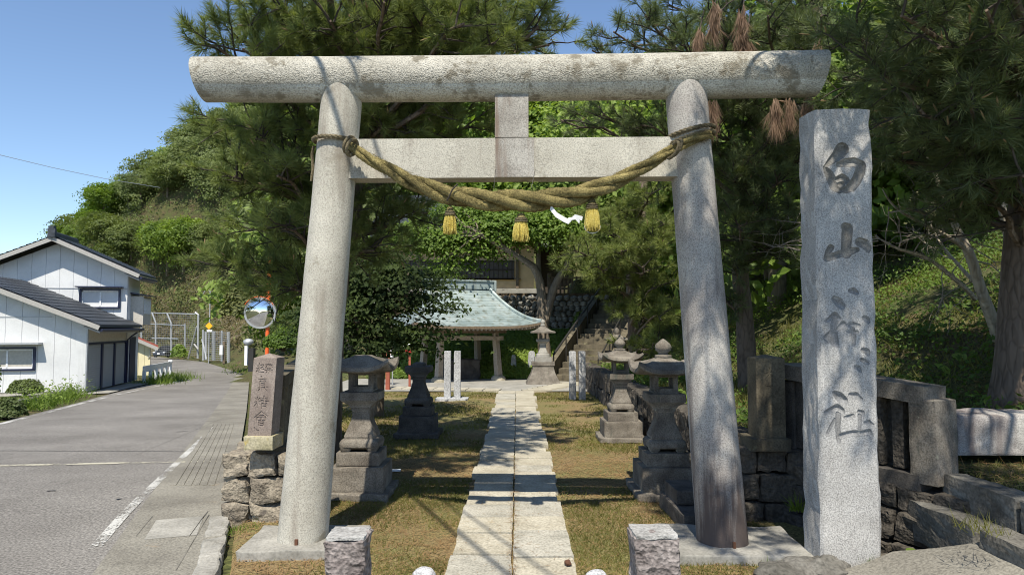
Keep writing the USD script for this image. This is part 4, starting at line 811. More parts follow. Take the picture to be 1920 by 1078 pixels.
for s, w in ((-.88, .2), (.88, .2)):
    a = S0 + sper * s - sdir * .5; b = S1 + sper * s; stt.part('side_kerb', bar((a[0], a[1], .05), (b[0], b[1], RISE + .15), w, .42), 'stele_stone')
hr = Thing('handrail', 'metal handrail running up the left side of the stairs', 'handrail', (S0[0], S0[1], .8))
for s in (-.70,):
    a = S0 + sper * s - sdir * .2; b = S1 + sper * s; hr.part('rail', tube([(a[0], a[1], .78), (b[0], b[1], RISE + .75)], .035, 8), 'dark_metal')
    for k in range(6):
        c = a + (b - a) * k / 5; z = .78 + (RISE - .03) * k / 5; hr.part('rail_post', tube([(c[0], c[1], z - .75), (c[0], c[1], z)], .02, 6), 'dark_metal')
hr2 = Thing('handrail', 'low metal handrail on the right side of the stairs, behind the lantern', 'handrail', (S0[0] + .8, S0[1], .8))
a = S0 + sper * .62 - sdir * .1; b = S0 + sper * .62 + sdir * 2.6
hr2.part('rail', tube([(a[0], a[1], .62), (b[0], b[1], 1.85)], .025, 8), 'dark_metal')
for k in range(3): c = a + (b - a) * k / 2; z = .62 + 1.23 * k / 2; hr2.part('rail_post', tube([(c[0], c[1], z - .62), (c[0], c[1], z)], .02, 6), 'dark_metal')
sh_ = Thing('shrine_hall', 'ochre plastered shrine hall with dark lattice panels on the terrace', 'building', (-1.5, 30, 2.8))
HY = 29.6
def hx(px): return P(px, 500, HY)[0]
def hz(py): return P(960, py, HY)[2]
sh_.part('plinth', box(((hx(700) + hx(1003)) / 2, HY + 2, 2.6), (hx(1003) - hx(700) + .2, 4.2, hz(541) - 2.6)), 'concrete')
sh_.part('wall', box(((hx(700) + hx(1001)) / 2, HY + 2, hz(541)), (hx(1001) - hx(700), 4, hz(438) - hz(541))), 'ochre_wall')
for i, (p0, p1) in enumerate(((722, 782), (790, 850), (862, 964))):
    w = sh_.part('lattice_panel', box(((hx(p0) + hx(p1)) / 2, HY - .02, hz(523)), (hx(p1) - hx(p0), .08, hz(490) - hz(523))), 'lattice')
    for q in range(12): sh_.part('lattice_bar', box((hx(p0) + (hx(p1) - hx(p0)) * (q + .5) / 12, HY - .07, hz(523)), (.025, .02, hz(490) - hz(523))), 'dark_wood', parent=w)
    for z in (hz(490), hz(506), hz(523)): sh_.part('lattice_rail', bar((hx(p0), HY - .075, z), (hx(p1), HY - .075, z), .03, .05), 'dark_wood', parent=w)
for p in (786, 856, 970): sh_.part('wall_post', box((hx(p), HY - .05, hz(541)), (.12, .12, hz(438) - hz(541))), 'old_wood')
sh_.part('lower_band', box(((hx(700) + hx(976)) / 2, HY - .06, hz(540) if False else hz(524) - .0), (hx(976) - hx(700), .06, .05)), 'old_wood')
v = [(hx(690), HY - 1.3, hz(445)), (hx(1015), HY - 1.3, hz(445)), (hx(985), HY + 2, hz(445) + 2.0), (hx(720), HY + 2, hz(445) + 2.0), (hx(1015), HY + 5.3, hz(445)), (hx(690), HY + 5.3, hz(445))]
v = np.array(v + [(a_, b_, c_ - .16) for a_, b_, c_ in v]); f = np.array([[0, 1, 2], [0, 2, 3], [3, 2, 4], [3, 4, 5], [1, 4, 2], [0, 3, 5], [0, 7, 1], [0, 6, 7], [1, 10, 4], [1, 7, 10], [6, 8, 7], [6, 9, 8], [9, 10, 8], [9, 11, 10], [0, 11, 6], [0, 5, 11], [4, 10, 11], [4, 11, 5], [7, 8, 10], [6, 11, 9]])
sh_.part('roof', (v, f), 'roof_tile'); sh_.part('ridge', bar((hx(720), HY + 2, hz(445) + 2.05), (hx(985), HY + 2, hz(445) + 2.05), .3, .3), 'roof_tile')
an = Thing('side_hall', 'small annex with a blue grey roof glimpsed between the maple branches', 'building', (1.6, 31, 2.8))
qx = lambda px: P(px, 460, 31.)[0]; qz = lambda py: P(960, py, 31.)[2]
an.part('wall', box(((qx(1008) + qx(1075)) / 2, 32, 2.7), (qx(1075) - qx(1008), 2, qz(463) - 2.7)), 'dark_wood')
an.part('roof', [box(((qx(1003) + qx(1085)) / 2, 31.8, qz(462)), (qx(1085) - qx(1003), 3.2, .08)), bar((qx(1003), 30.6, qz(455)), (qx(1085), 30.6, qz(455)), 1.4, .06, up=(0, -.5, 1))], 'steel')
an.part('eave_board', bar((qx(1003), 30.15, qz(464)), (qx(1085), 30.15, qz(464)), .04, .1), 'white_trim')
# red wooden posts, banner and little red box in the left background
for i, (px, y, h) in enumerate(((727, 17.6, 1.12), (768, 18.5, 1.0))):
    q = P(px, 720, y); solo('red_post', rough_box((q[0], y, -.1), (.11 if i == 0 else .06, .11 if i == 0 else .06, h), .004, 430 + i, n=2), 'red_wood', ['thick red wooden post on the lawn edge behind the left lantern', 'thin red post carrying the small red lantern box'][i], 'post')
q = P(765, 654, 18.5); rb = Thing('red_lantern_box', 'small red box with a white cap among the dark maple leaves', 'lantern', tuple(q)); rb.part('box', box((q[0], q[1], q[2] - .1), (.2, .2, .16)), 'red_cloth'); rb.part('cap', loft([rsq(q, q[2] + h, k, n=3) for h, k in ((.06, .15), (.09, .12), (.14, .03))]), 'white_trim')
q = P(718, 672, 19.0); bn = Thing('white_banner', 'bright white cloth banner showing behind the left lantern', 'banner', tuple(q)); bn.part('cloth', rough_box((q[0], q[1], q[2] - .3), (.5, .03, .62), .03, 433, n=4, bev=0, freq=3), 'paper'); bn.part('pole', tube([(q[0] + .27, 19, 0), (q[0] + .27, 19, q[2] + .5)], .018, 6), 'steel')

# ------------------------------------------------------------------ white house on the far side of the road
O = np.array([*P(160, 735, 26.0)[:2], float(roadz(26.)) + .0]); U = np.array([-.974, -.227, 0]); U /= np.linalg.norm(U); W = np.array([-U[1], U[0], 0]) * -1
W = np.array([-.227, .974, 0]); W /= np.linalg.norm(W)
def H(u, w, z): return O + U * u + W * w + np.array([0, 0, z])
def hloc(px, py, w):
    h = hit(px, py, H(0, w, 0), W) - O; return float(np.dot(h, U)), float(h[2])
ho = Thing('house', 'white sided two storey house with dark tile roofs and a garage wing', 'house', tuple(O))
def wall_panels(w, u0, u1, zlo, ztop, pw, holes, mat='white_siding'):
    """Vertical siding boards of width pw on the wall at depth w (facing the camera); ztop(u) the top; holes (u0,u1,z0,z1)."""
    from shapely.geometry import Polygon, box as sbox
    edges = list(np.arange(u0, u1 - .15, pw)) + [u1]
    for a, b in zip(edges[:-1], edges[1:]):
        mid = [u for u in (2.84, 4.2) if a < u < b]
        pol = Polygon([(a + .006, zlo), (b - .006, zlo), (b - .006, ztop(b))] + [(m, ztop(m)) for m in mid] + [(a + .006, ztop(a))])
        for h in holes: pol = pol.difference(sbox(h[0], h[2], h[1], h[3]))
        for g in getattr(pol, 'geoms', [pol]):
            if g.area > .02:
                m = trimesh.creation.extrude_polygon(g, .03, engine='earcut'); v = np.asarray(m.vertices); ho.part('siding_board', (O + v[:, :1] * U + v[:, 1:2] * [0, 0, 1] + (w - v[:, 2:]) * W, np.asarray(m.faces)[:, ::-1]), mat)
wing_top = lambda u: 2.55 + .41 * min(u, 8.4 - u)
main_top = lambda u: 4.86 + .45 * min(u, 5.68 - u)
def prism(pts, w0, w1):
    n = len(pts); v = np.array([H(u, w, z) for w in (w0, w1) for u, z in pts]); f = []
    for i in range(1, n - 1): f += [[0, i + 1, i], [n, n + i, n + i + 1]]
    for i in range(n): j = (i + 1) % n; f += [[i, j, n + j], [i, n + j, n + i]]
    return v, np.array(f)
ho.part('wing_core', prism([(.06, 0), (8.3, 0), (8.3, wing_top(8.3) - .05), (4.2, wing_top(4.2) - .05), (.06, wing_top(.06) - .05)], .004, 4.55), 'beige_panel')
ho.part('main_core', prism([(.03, 0), (5.65, 0), (5.65, main_top(5.65) - .05), (2.84, main_top(2.84) - .05), (.03, main_top(.03) - .05)], 4.624, 6.3), 'white_siding')
# openings
wu0, wz1 = hloc(66, 652, 0); wu1, wz0 = -.0 + hloc(-40, 694, 0)[0], hloc(30, 693, 0)[1]
ua, za = hloc(229, 543, 4.6); ub, zb_ = hloc(150, 577, 4.6)
uc, zc = hloc(73, 541, 4.6); ud, zd = hloc(20, 558, 4.6)
up_win = (min(ua, ub) + .06, max(ua, ub), zb_, za); sm_win = (min(uc, ud), max(uc, ud), zd - .3, zc)
wall_panels(0, 0, 8.35, .05, lambda u: wing_top(u) - .03, .545, [(wu0, wu1, wz0, wz1)])
wall_panels(4.62, 0, 5.68, 2.3, lambda u: main_top(u) - .03, .545, [up_win, sm_win])
zband = hloc(180, 541, 4.6)[1]; ho.part('joint_strip', bar(H(.0, 4.575, zband), H(5.6, 4.575, zband), .012, .03), 'steel'); zb2 = hloc(60, 594, 0)[1]; ho.part('joint_strip', bar(H(1.2, -.04, zb2), H(8.2, -.04, zb2), .012, .03), 'steel')
ho.part('foundation', bar(H(-.0, .03, -.04), H(8.3, .03, -.04), .1, .2), 'concrete')
ho.part('corner_trim', bar(H(.0, -.0, .05), H(.0, -.0, 2.5), .07, .07, up=(0, 1, 0)), 'steel')
def window(u0, u1, z0, z1, w, hood=False, mull=1):
    fr = ho.part('window', [bar(H(u0 - .05, w - .05, z), H(u1 + .05, w - .05, z), .12, .07) for z in (z0 - .03, z1 + .03)] + [bar(H(u, w - .05, z0 - .03), H(u, w - .05, z1 + .03), .07, .12, up=W) for u in (u0 - .03, u1 + .03)], 'navy')
    ho.part('sash', [bar(H(u0, w + .01, z), H(u1, w + .01, z), .05, .07) for z in (z0 + .035, z1 - .035)] + [bar(H(u, w + .01, z0), H(u, w + .01, z1), .06, .05, up=W) for u in (u0 + .03, (u0 + u1) / 2, u1 - .03)], 'white_trim', parent=fr)
    for q in (0, 1):
        a, b = (u0, (u0 + u1) / 2) if q == 0 else ((u0 + u1) / 2, u1)
        v = np.array([H(a, w + .03, z0), H(b, w + .03, z0), H(b, w + .03, z1), H(a, w + .03, z1)]); ho.part('pane', (v, np.array([[0, 2, 1], [0, 3, 2]])), 'window_glass', parent=fr)
        v = np.array([H(a, w + .045, z0), H(b, w + .045, z0), H(b, w + .045, z1), H(a, w + .045, z1)])
        ho.part('blind', (v, np.array([[0, 2, 1], [0, 3, 2]])), 'blind' if w > 1 else ('black' if q == 0 else 'curtain'), parent=fr)
    if hood: ho.part('hood', prism([(u0 - .28, z1 + .16), (u1 + .28, z1 + .16), (u1 + .28, z1 + .23), (u0 - .28, z1 + .23)], w - .42, w - .01), 'steel', parent=fr); 
window(wu0 + .02, wu1 - .02, wz0 + .03, wz1 - .03, 0, True); window(up_win[0] + .05, up_win[1] - .05, up_win[2] + .04, up_win[3] - .04, 4.6); window(*sm_win[:2], sm_win[2] + .03, sm_win[3] - .03, 4.6)
ho.part('window_hood', prism([(up_win[0] - .12, up_win[3] + .07), (up_win[1] + .12, up_win[3] + .07), (up_win[1] + .12, up_win[3] + .12), (up_win[0] - .12, up_win[3] + .12)], 4.25, 4.58), 'navy')
# roofs: rows of round tiles as a corrugated sheet with thickness
def tiled(u0, z0, u1, z1, w0, w1, name, th=.10):
    n = int(abs(w1 - w0) / .055); ws = np.linspace(w0, w1, n); m = 14; rows = []
    for i in range(m + 1):
        t = i / m; u, z = u0 + (u1 - u0) * t, z0 + (z1 - z0) * t
        for lift in ((0.0, .03) if 0 < i < m else (.0,)): rows.append(np.array([H(u, w, z + lift - .015 + .028 * abs(math.sin(w * math.pi / .26))) for w in ws]))
    nr = len(rows); v = np.vstack(rows); i, j = np.meshgrid(np.arange(nr - 1), np.arange(n - 1), indexing='ij'); q = np.stack([i * n + j, i * n + j + 1, (i + 1) * n + j + 1, (i + 1) * n + j], -1).reshape(-1, 4)
    return ho.part(name, [(v, q), prism([(u0, z0 - .02), (u1, z1 - .02), (u1, z1 - th), (u0, z0 - th)], w0, w1)], 'roof_tile')
ov = .55
tiled(-ov, 2.55 - .41 * ov + .22, 4.2, wing_top(4.2) + .22, -.45, 4.9, 'roof'); tiled(8.9, wing_top(8.9) + .22, 4.2, wing_top(4.2) + .22, -.45, 4.9, 'roof')
tiled(-.62, 4.86 - .45 * .62 + .24, 2.84, main_top(2.84) + .24, 4.0, 6.6, 'roof'); tiled(6.3, main_top(6.3) + .24, 2.84, main_top(2.84) + .24, 4.0, 6.6, 'roof')
ho.part('roof_ridge', [bar(H(2.84, 3.95, main_top(2.84) + .29), H(2.84, 6.6, main_top(2.84) + .29), .22, .16), tube([H(2.84, 3.95, main_top(2.84) + .39), H(2.84, 6.6, main_top(2.84) + .39)], .07, 8)], 'roof_tile')
ho.part('ridge_tile', [rough_box(H(2.84, 3.93, main_top(2.84) + .16), (.34, .12, .40), .02, 450, n=2), box(H(2.84, 3.95, main_top(2.84) + .52), (.22, .16, .14))], 'roof_tile')
for a, b, w in (((-ov, 2.55 - .41 * ov + .10), (4.2, wing_top(4.2) + .10), -.47), ((8.9, wing_top(8.9) + .10), (4.2, wing_top(4.2) + .10), -.47), ((-.62, 4.86 - .45 * .62 + .11), (2.84, main_top(2.84) + .11), 3.98), ((6.3, main_top(6.3) + .11), (2.84, main_top(2.84) + .11), 3.98)):
    ho.part('bargeboard', bar(H(a[0], w, a[1]), H(b[0], w, b[1]), .05, .17, up=(0, 0, 1)), 'grey_wood')
ho.part('eave_soffit', [prism([(-ov, 2.45 - .41 * ov), (.0, 2.45), (.0, 2.52), (-ov, 2.52 - .41 * ov)], -.4, 4.9), prism([(-.6, 4.76 - .27), (.0, 4.76), (.0, 4.83), (-.6, 4.83 - .27)], 4.05, 6.5)], 'grey_wood')
ho.part('gutter', [tube([H(-ov - .05, -.42, 2.34), H(-ov - .05, 4.9, 2.34)], .06, 8), tube([H(-.68, 4.0, 4.62), H(-.68, 6.5, 4.62)], .06, 8)], 'navy'); ho.part('downpipe', [tube([H(-ov - .03, 4.5, 2.3), H(-.25, 4.5, 2.05), H(-.1, 4.5, 1.9), H(-.1, 4.5, 0)], .035, 6)], 'navy')
# garage side: beige head panel, shutters between navy posts
def side(w0, w1, z0, z1, out, th): return prism([(-out, z0), (-out + th, z0), (-out + th, z1), (-out, z1)], w0, w1)
ho.part('garage_head', side(.08, 4.5, 1.86, 2.52, .03, .06), 'beige_panel'); ho.part('garage_lintel', side(.05, 4.55, 1.78, 1.86, .06, .1), 'navy')
for k in range(3):
    w0 = .12 + k * 1.48; s = ho.part('garage_shutter', side(w0 + .02, w0 + 1.32, 0, 1.8, .0, .03), 'shutter')
    ho.part('shutter_slats', [side(w0 + .03, w0 + 1.31, z, z + .05, .022, .03) for z in np.arange(.02, 1.75, .083)], 'shutter', parent=s)
    ho.part('garage_post', side(w0 + 1.32, w0 + 1.48, 0, 1.8, .07, .12), 'navy')
ho.part('garage_post', side(.03, .12, 0, 1.8, .02, .05), 'steel')
ho.part('side_wall', side(4.66, 6.3, 0, 4.8, .02, .05), 'white_siding'); ho.part('side_door', side(5.0, 5.8, 0, 2.0, .06, .05), 'navy')
bw = ho.part('bay_window', prism([(-.55, 2.55), (.0, 2.55), (.0, 3.85), (-.55, 3.85)], 5.0, 6.2), 'beige_panel'); ho.part('pane', prism([(-.57, 3.05), (-.551, 3.05), (-.551, 3.75), (-.57, 3.75)], 5.1, 6.1), 'blind', parent=bw); ho.part('bay_roof', prism([(-.75, 3.85), (.0, 3.95), (.0, 4.02), (-.75, 3.9)], 4.9, 6.3), 'navy', parent=bw)
solo('yard', (np.array([H(-.9, -.3, -.02), H(-.9, 5, -.07), H(14, 5, .0), H(14, -1.6, .0), H(1.5, -1.6, .0)]), np.array([[0, 4, 1], [1, 4, 2], [4, 3, 2]])[:, ::-1]), 'concrete', kind='structure')
ap = Thing('concrete_kerb', 'low dirty concrete kerb along the yard of the white house', 'kerb', tuple(H(3, -1.6, 0)))
for k in range(6):
    a, b = R(-40 + 32 * k, 783 - 8.6 * k + 2), R(-40 + 32 * (k + 1), 783 - 8.6 * (k + 1) + 2); ap.part('kerb_stone', bar(a + [-.35, .3, .02], b + [-.35, .3, .02], .22, .34 - .04 * k), 'concrete_dark')

# yellow shed, guardrail, car, warning sign, net frames
SY = 42.0
def at(px, py, Y): return P(px, py, Y)
sd = Thing('shed', 'pale yellow shed with a red roof behind the white house', 'shed', tuple(at(265, 715, SY)))
gz = float(roadz(SY)) - .2; x0, x1 = at(236, 700, SY)[0], at(281, 700, SY)[0]; zl, zr_ = at(236, 628, SY)[2], at(281, 648, SY)[2]
for k in range(4):
    a, b = x0 + (x1 - x0) * k / 4, x0 + (x1 - x0) * (k + 1) / 4; za_, zb2_ = zl + (zr_ - zl) * k / 4, zl + (zr_ - zl) * (k + 1) / 4
    v = np.array([(a + .01, SY, gz), (b - .01, SY, gz), (b - .01, SY, zb2_), (a + .01, SY, za_), (a + .01, SY + .05, gz), (b - .01, SY + .05, gz), (b - .01, SY + .05, zb2_), (a + .01, SY + .05, za_)]); sd.part('wall_board', (v, np.array([[0, 1, 2], [0, 2, 3], [5, 4, 7], [5, 7, 6], [1, 5, 6], [1, 6, 2], [4, 0, 3], [4, 3, 7], [3, 2, 6], [3, 6, 7]])), 'yellow_siding')
v = np.array([(x - .53 * (y - SY), y, z) for y in (SY + .06, SY + 3) for x, z in ((x0, gz), (x1 - .02, gz), (x1 - .02, zr_), (x0, zl))]); sd.part('core', (v, np.array([[0, 1, 2], [0, 2, 3], [1, 5, 6], [1, 6, 2], [3, 2, 6], [3, 6, 7], [5, 4, 7], [5, 7, 6]])), 'yellow_siding')
d_ = np.array([x1 - x0, 0, zr_ - zl]); d_ /= np.linalg.norm(d_); a, b = np.array([x0 - .2, SY, zl + .10]), np.array([x1, SY, zr_ + .06]) + d_ * .5
def skew(m): m[0][:, 0] -= .53 * (m[0][:, 1] - SY); return m
sd.part('roof', skew(bar(a + [0, 1.2, .06], b + [0, 1.2, .06], 3.2, .09)), 'red_roof'); sd.part('bargeboard', skew(bar(a - [0, .42, .05], b - [0, .42, .05], .05, .2)), 'grey_wood')
sd.part('meter_pipe', tube([at(281.5, 655, SY - .06), at(281.5, 668, SY - .06), at(277, 670, SY - .06)], .03, 5), 'steel')
gr = Thing('guardrail', 'short white guardrail beside the yellow shed', 'guardrail', tuple(R(290, 715)))
ga, gb = R(268, 717), R(318, 702)
gd = gb - ga
for z in (.62,): gr.part('rail', [bar(ga + [0, 0, z], gb + [0, 0, z + .02], .06, .30), bar(ga + [.03, -.05, z], gb + [.03, -.05, z + .02], .03, .12)], 'white_steel')
for k in range(6): c = ga + gd * k / 5; gr.part('rail_post', box((c[0], c[1] + .08, c[2] - .2), (.12, .12, .75 if k < 5 else 1.05)), 'white_steel')
gr.part('end_cap', boulder(gb + [0, .05, .78], (.14, .14, .12), 3, 2, amp=.1), 'white_steel', True)
# the dark car nosing out behind the shed
CY = 84.0; cb = at(297, 670.5, CY); car = Thing('parked_car', 'dark grey car facing us beyond the yellow shed', 'car', tuple(cb))
def carx(prof, y0, y1, hw, mat, name, parent=None, smooth=40):
    return None
s = 1.0
bodyr = [(0, .62, .30, .50), (.12, .78, .22, .66), (.5, .86, .18, .80), (1.3, .89, .18, .90), (2.2, .90, .18, .93), (3.4, .90, .18, .95), (4.2, .86, .22, .93), (4.45, .74, .34, .80)]
rings = []
for y, hw, zl_, zh in bodyr: rings.append(np.array([(cb[0] - hw * .94, cb[1] + y, cb[2] + zl_), (cb[0] + hw * .94, cb[1] + y, cb[2] + zl_), (cb[0] + hw, cb[1] + y, cb[2] + (zl_ + zh) / 2), (cb[0] + hw * .95, cb[1] + y, cb[2] + zh - .03), (cb[0] + hw * .75, cb[1] + y, cb[2] + zh), (cb[0] - hw * .75, cb[1] + y, cb[2] + zh), (cb[0] - hw * .95, cb[1] + y, cb[2] + zh - .03), (cb[0] - hw, cb[1] + y, cb[2] + (zl_ + zh) / 2)]))
car.part('body', loft(rings), 'car_paint', 35)
cab = [(1.15, .76, .90, .91), (1.9, .66, .9, 1.38), (2.9, .66, .9, 1.44), (3.8, .70, .9, .98)]
car.part('cabin', loft([rsq((cb[0], 0), 0, .1, n=2)[:0] if False else np.array([(cb[0] - hw * 1.12, cb[1] + y, cb[2] + zl_), (cb[0] + hw * 1.12, cb[1] + y, cb[2] + zl_), (cb[0] + hw, cb[1] + y, cb[2] + zh), (cb[0] - hw, cb[1] + y, cb[2] + zh)]) for y, hw, zl_, zh in cab]), 'black', 30)
car.part('roof', loft([np.array([(cb[0] - .62, cb[1] + y, cb[2] + z), (cb[0] + .62, cb[1] + y, cb[2] + z), (cb[0] + .58, cb[1] + y, cb[2] + z + .03), (cb[0] - .58, cb[1] + y, cb[2] + z + .03)]) for y, z in ((1.95, 1.39), (2.9, 1.445))]), 'car_paint')
for sx in (-1, 1):
    car.part('headlight', boulder(cb + [sx * .62, .1, .64], (.17, .1, .08), 2, 2, amp=0), 'white_trim', True); 
    for y in (.85, 3.5): w_ = car.part('wheel', (lambda L: (np.stack([L[0][:, 2] + cb[0] + sx * .78, L[0][:, 0] + cb[1] + y, L[0][:, 1] + cb[2] + .31], 1), L[1]))(lathe((0, 0, -.1), [(.2, 0), (.31, .02), (.32, .1), (.31, .18), (.2, .2)], 18)), 'rubber', 40)
    car.part('mirror', boulder(cb + [sx * .98, 1.35, .98], (.1, .06, .07), 4, 1, amp=0), 'car_paint', True)
car.part('number_plate', box(cb + [0, -.03, .40], (.34, .02, .17)), 'white_trim'); car.part('grille', box(cb + [0, .0, .58], (.5, .03, .1)), 'dark_metal')
# warning sign on its pole
WY = 66.0; wp = R(393, 672); wq = at(392, 611, WY); ws = Thing('warning_sign', 'orange diamond warning sign with a white plate below on a tall grey pole', 'road sign', (wq[0], WY, float(roadz(WY))))
e = 9.0 / 1280 * WY * .75
ws.part('sign_board', (np.array([wq + p for p in ((0, -.03, -e), (e, -.03, 0), (0, -.03, e), (-e, -.03, 0), (0, 0, -e), (e, 0, 0), (0, 0, e), (-e, 0, 0))]), np.array([[0, 1, 2], [0, 2, 3], [4, 6, 5], [4, 7, 6], [0, 5, 1], [0, 4, 5], [1, 6, 2], [1, 5, 6], [2, 7, 3], [2, 6, 7], [3, 4, 0], [3, 7, 4]])), 'amber')
ws.part('plate', box(at(393, 622, WY) - [0, .03, 0], (.52, .03, .2)), 'white_trim'); ws.part('pole', tube([(wq[0], WY + .08, float(roadz(WY)) - .3), (wq[0], WY + .08, at(394, 545, WY)[2])], .055, 8), 'steel')
ws.part('lamp_arm', tube([(wq[0], WY + .08, at(394, 548, WY)[2]), (wq[0] - .3, WY, at(394, 540, WY)[2]), (wq[0] - .9, WY - .1, at(394, 560, WY)[2])], .035, 6), 'steel')
def frame_post(px, pyb, pyt, Y, w, kink=None):
    b, t_ = at(px, pyb, Y), at(px, pyt, Y); return [b, t_] + ([at(kink[0], kink[1], Y)] if kink else [])
nf = Thing('rockfall_fence', 'tall grey steel frame with netting along the foot of the hill', 'fence', tuple(R(340, 670)))
FY = lambda px: np.interp(px, [245, 330, 400, 440], [88, 82, 74, 66])
for px, pyb, pyt, kx, ky in ((265, 672, 605, 258, 588), (292, 670, 605, 285, 586), (321, 668, 606, 313, 587), (347, 668, 608, 347, 607)): nf.part('frame_post', tube(frame_post(px, pyb, pyt, FY(px), .1, (kx, ky)), .10, 6), 'steel')
nf.part('frame_post', tube([at(371, 672, 76), at(372, 590, 76), at(366, 586, 76)], .12, 6), 'steel'); nf.part('frame_brace', tube([at(353, 672, 78), at(369, 612, 76)], .09, 6), 'grey_wood'); nf.part('frame_brace', tube([at(364, 645, 76), at(372, 655, 75)], .08, 6), 'grey_wood')
for (a, b) in (((248, 606), (347, 610)), ((285, 634), (334, 635)), ((250, 585), (366, 589))): nf.part('frame_rail', tube([at(*a, FY(a[0])), at((a[0] + b[0]) / 2, (a[1] + b[1]) / 2, FY((a[0] + b[0]) / 2)), at(*b, FY(b[0]))], .055, 6), 'steel')
net = []
for k in range(34):
    px = 249 + k * 3.5; net.append(tube([at(px, 586, FY(px) - .1), at(px + 1.5, 628, FY(px)), at(px, 668, FY(px))], .012, 3, cap=False))
for k in range(20): py = 588 + 4 * k; net.append(tube([at(249, py, 88), at(330, py + 1, 82), at(368, py + 1, 76)], .012, 3, cap=False))
nf.part('netting', net, 'steel', kind='stuff')
nf2 = Thing('mesh_gate', 'grey mesh fence panels with a white box at the roadside', 'fence', tuple(R(410, 680)))
for px, pyb, pyt, w in ((381, 676, 618, .10), (401, 676, 621, .13), (416, 678, 620, .09), (429, 680, 622, .13), (386, 674, 622, .12)): Y = np.interp(px, [380, 430], [70, 60]); nf2.part('fence_post', tube([at(px, pyb, Y), at(px, pyt, Y)], w, 6), 'steel')
nf2.part('brace', tube([at(387, 674, 68), at(379, 636, 70)], .08, 6), 'steel')
nf2.part('netting', [tube([at(382, py, 70), at(429, py + 2, 60)], .018, 3, cap=False) for py in range(622, 676, 4)] + [tube([at(px, 620, 65), at(px, 676, 65)], .018, 3, cap=False) for px in range(384, 428, 4)], 'steel', kind='stuff')
c = at(418, 652, 61); nf2.part('control_box', box(c - [.0, .3, .6], (.26 * 1.0, .2, .85)), 'white_trim'); nf2.part('box_post', tube([at(420, 682, 61), at(420, 640, 61)], .12, 6), 'old_wood')
# convex mirror on an orange pole
MY = 17.6; mp_ = at(497, 700, MY); mz = at(488, 587, MY); cm = Thing('convex_mirror', 'round traffic mirror with grey rim on an orange pole', 'traffic mirror', (mp_[0], MY, float(T(mp_[0], MY))))
cm.part('pole', tube([(mp_[0] - .01, MY + .12, float(T(mp_[0], MY)) - .2), (mp_[0], MY + .12, 2.0), (at(503, 480, MY)[0], MY + .12, at(503, 480, MY)[2])], .05, 10), 'orange', 40)
def dish(c, R_, prof, n=28, dirv=(.12, -1, -.08)):
    d = np.array(dirv); d /= np.linalg.norm(d); a_ = np.cross(d, (0, 0, 1.)); a_ /= np.linalg.norm(a_); b_ = np.cross(a_, d); an_ = np.arange(n) * 2 * math.pi / n
    return loft([c + d * h + R_ * r * (np.cos(an_)[:, None] * a_ + np.sin(an_)[:, None] * b_) for r, h in prof])
cm.part('mirror_face', dish(mz, .40, [(.97, -.02), (.97, .0), (.8, .035), (.55, .065), (.3, .082), (.02, .09)]), 'mirror', True)
cm.part('rim', dish(mz, .40, [(.94, -.04), (1.0, -.04), (1.03, -.01), (1.0, .02), (.95, .02)]), 'steel', 40)
cm.part('bracket', bar(mz + [0, .04, 0], (mp_[0], MY + .12, mz[2]), .06, .06), 'steel'); cm.part('visor', dish(mz + [0, -.03, .0], .43, [(1.0, -.03), (1.02, .06)])if False else tube([mz + [.42 * math.cos(a_), -.10, .42 * math.sin(a_)] for a_ in np.linspace(.5, 2.6, 14)], .012, 4), 'orange')
q = at(466, 690, 22.); bx_ = Thing('roadside_box', 'white and dark roadside cabinet with a rounded grey top near the mirror', 'cabinet', tuple(q))
bx_.part('white_panel', box(at(463, 668, 22.) - [0, .05, .28], (.09, .1, .62)), 'white_trim'); bx_.part('dark_panel', box(at(471, 676, 22.) + [0, .05, -.35], (.16, .2, .75)), 'dark_metal'); bx_.part('grey_top', boulder(at(466, 641, 22.), (.16, .16, .11), 5, 2, amp=.1), 'steel', True)
# overhead cables
cable = Thing('overhead_cable', 'pair of dark overhead cables running along the road above the torii', 'cable', (-1, 2, 6.5))
for k, off in enumerate((0, .34)):
    p0, p1 = np.array([3.5 + off, -9.0, 7.6]), np.array([-3.3 + off * .6, 7.3, 6.3]); t_ = np.linspace(0, 1, 24)[:, None]; pts = p0 + (p1 - p0) * t_; pts[:, 2] -= 1.2 * (t_ * (1 - t_))[:, 0]
    cable.part('wire', tube(pts, .020 if k == 0 else .013, 6), 'black')
cb2 = Thing('overhead_cable', 'thin cable crossing the blue sky at the left edge', 'cable', tuple(at(0, 290, 60)))
cb2.part('wire', tube([at(-300, 222, 50), at(0, 291, 60), at(100, 315, 66), at(200, 336, 75), at(300, 352, 84)], .028, 5), 'steel')
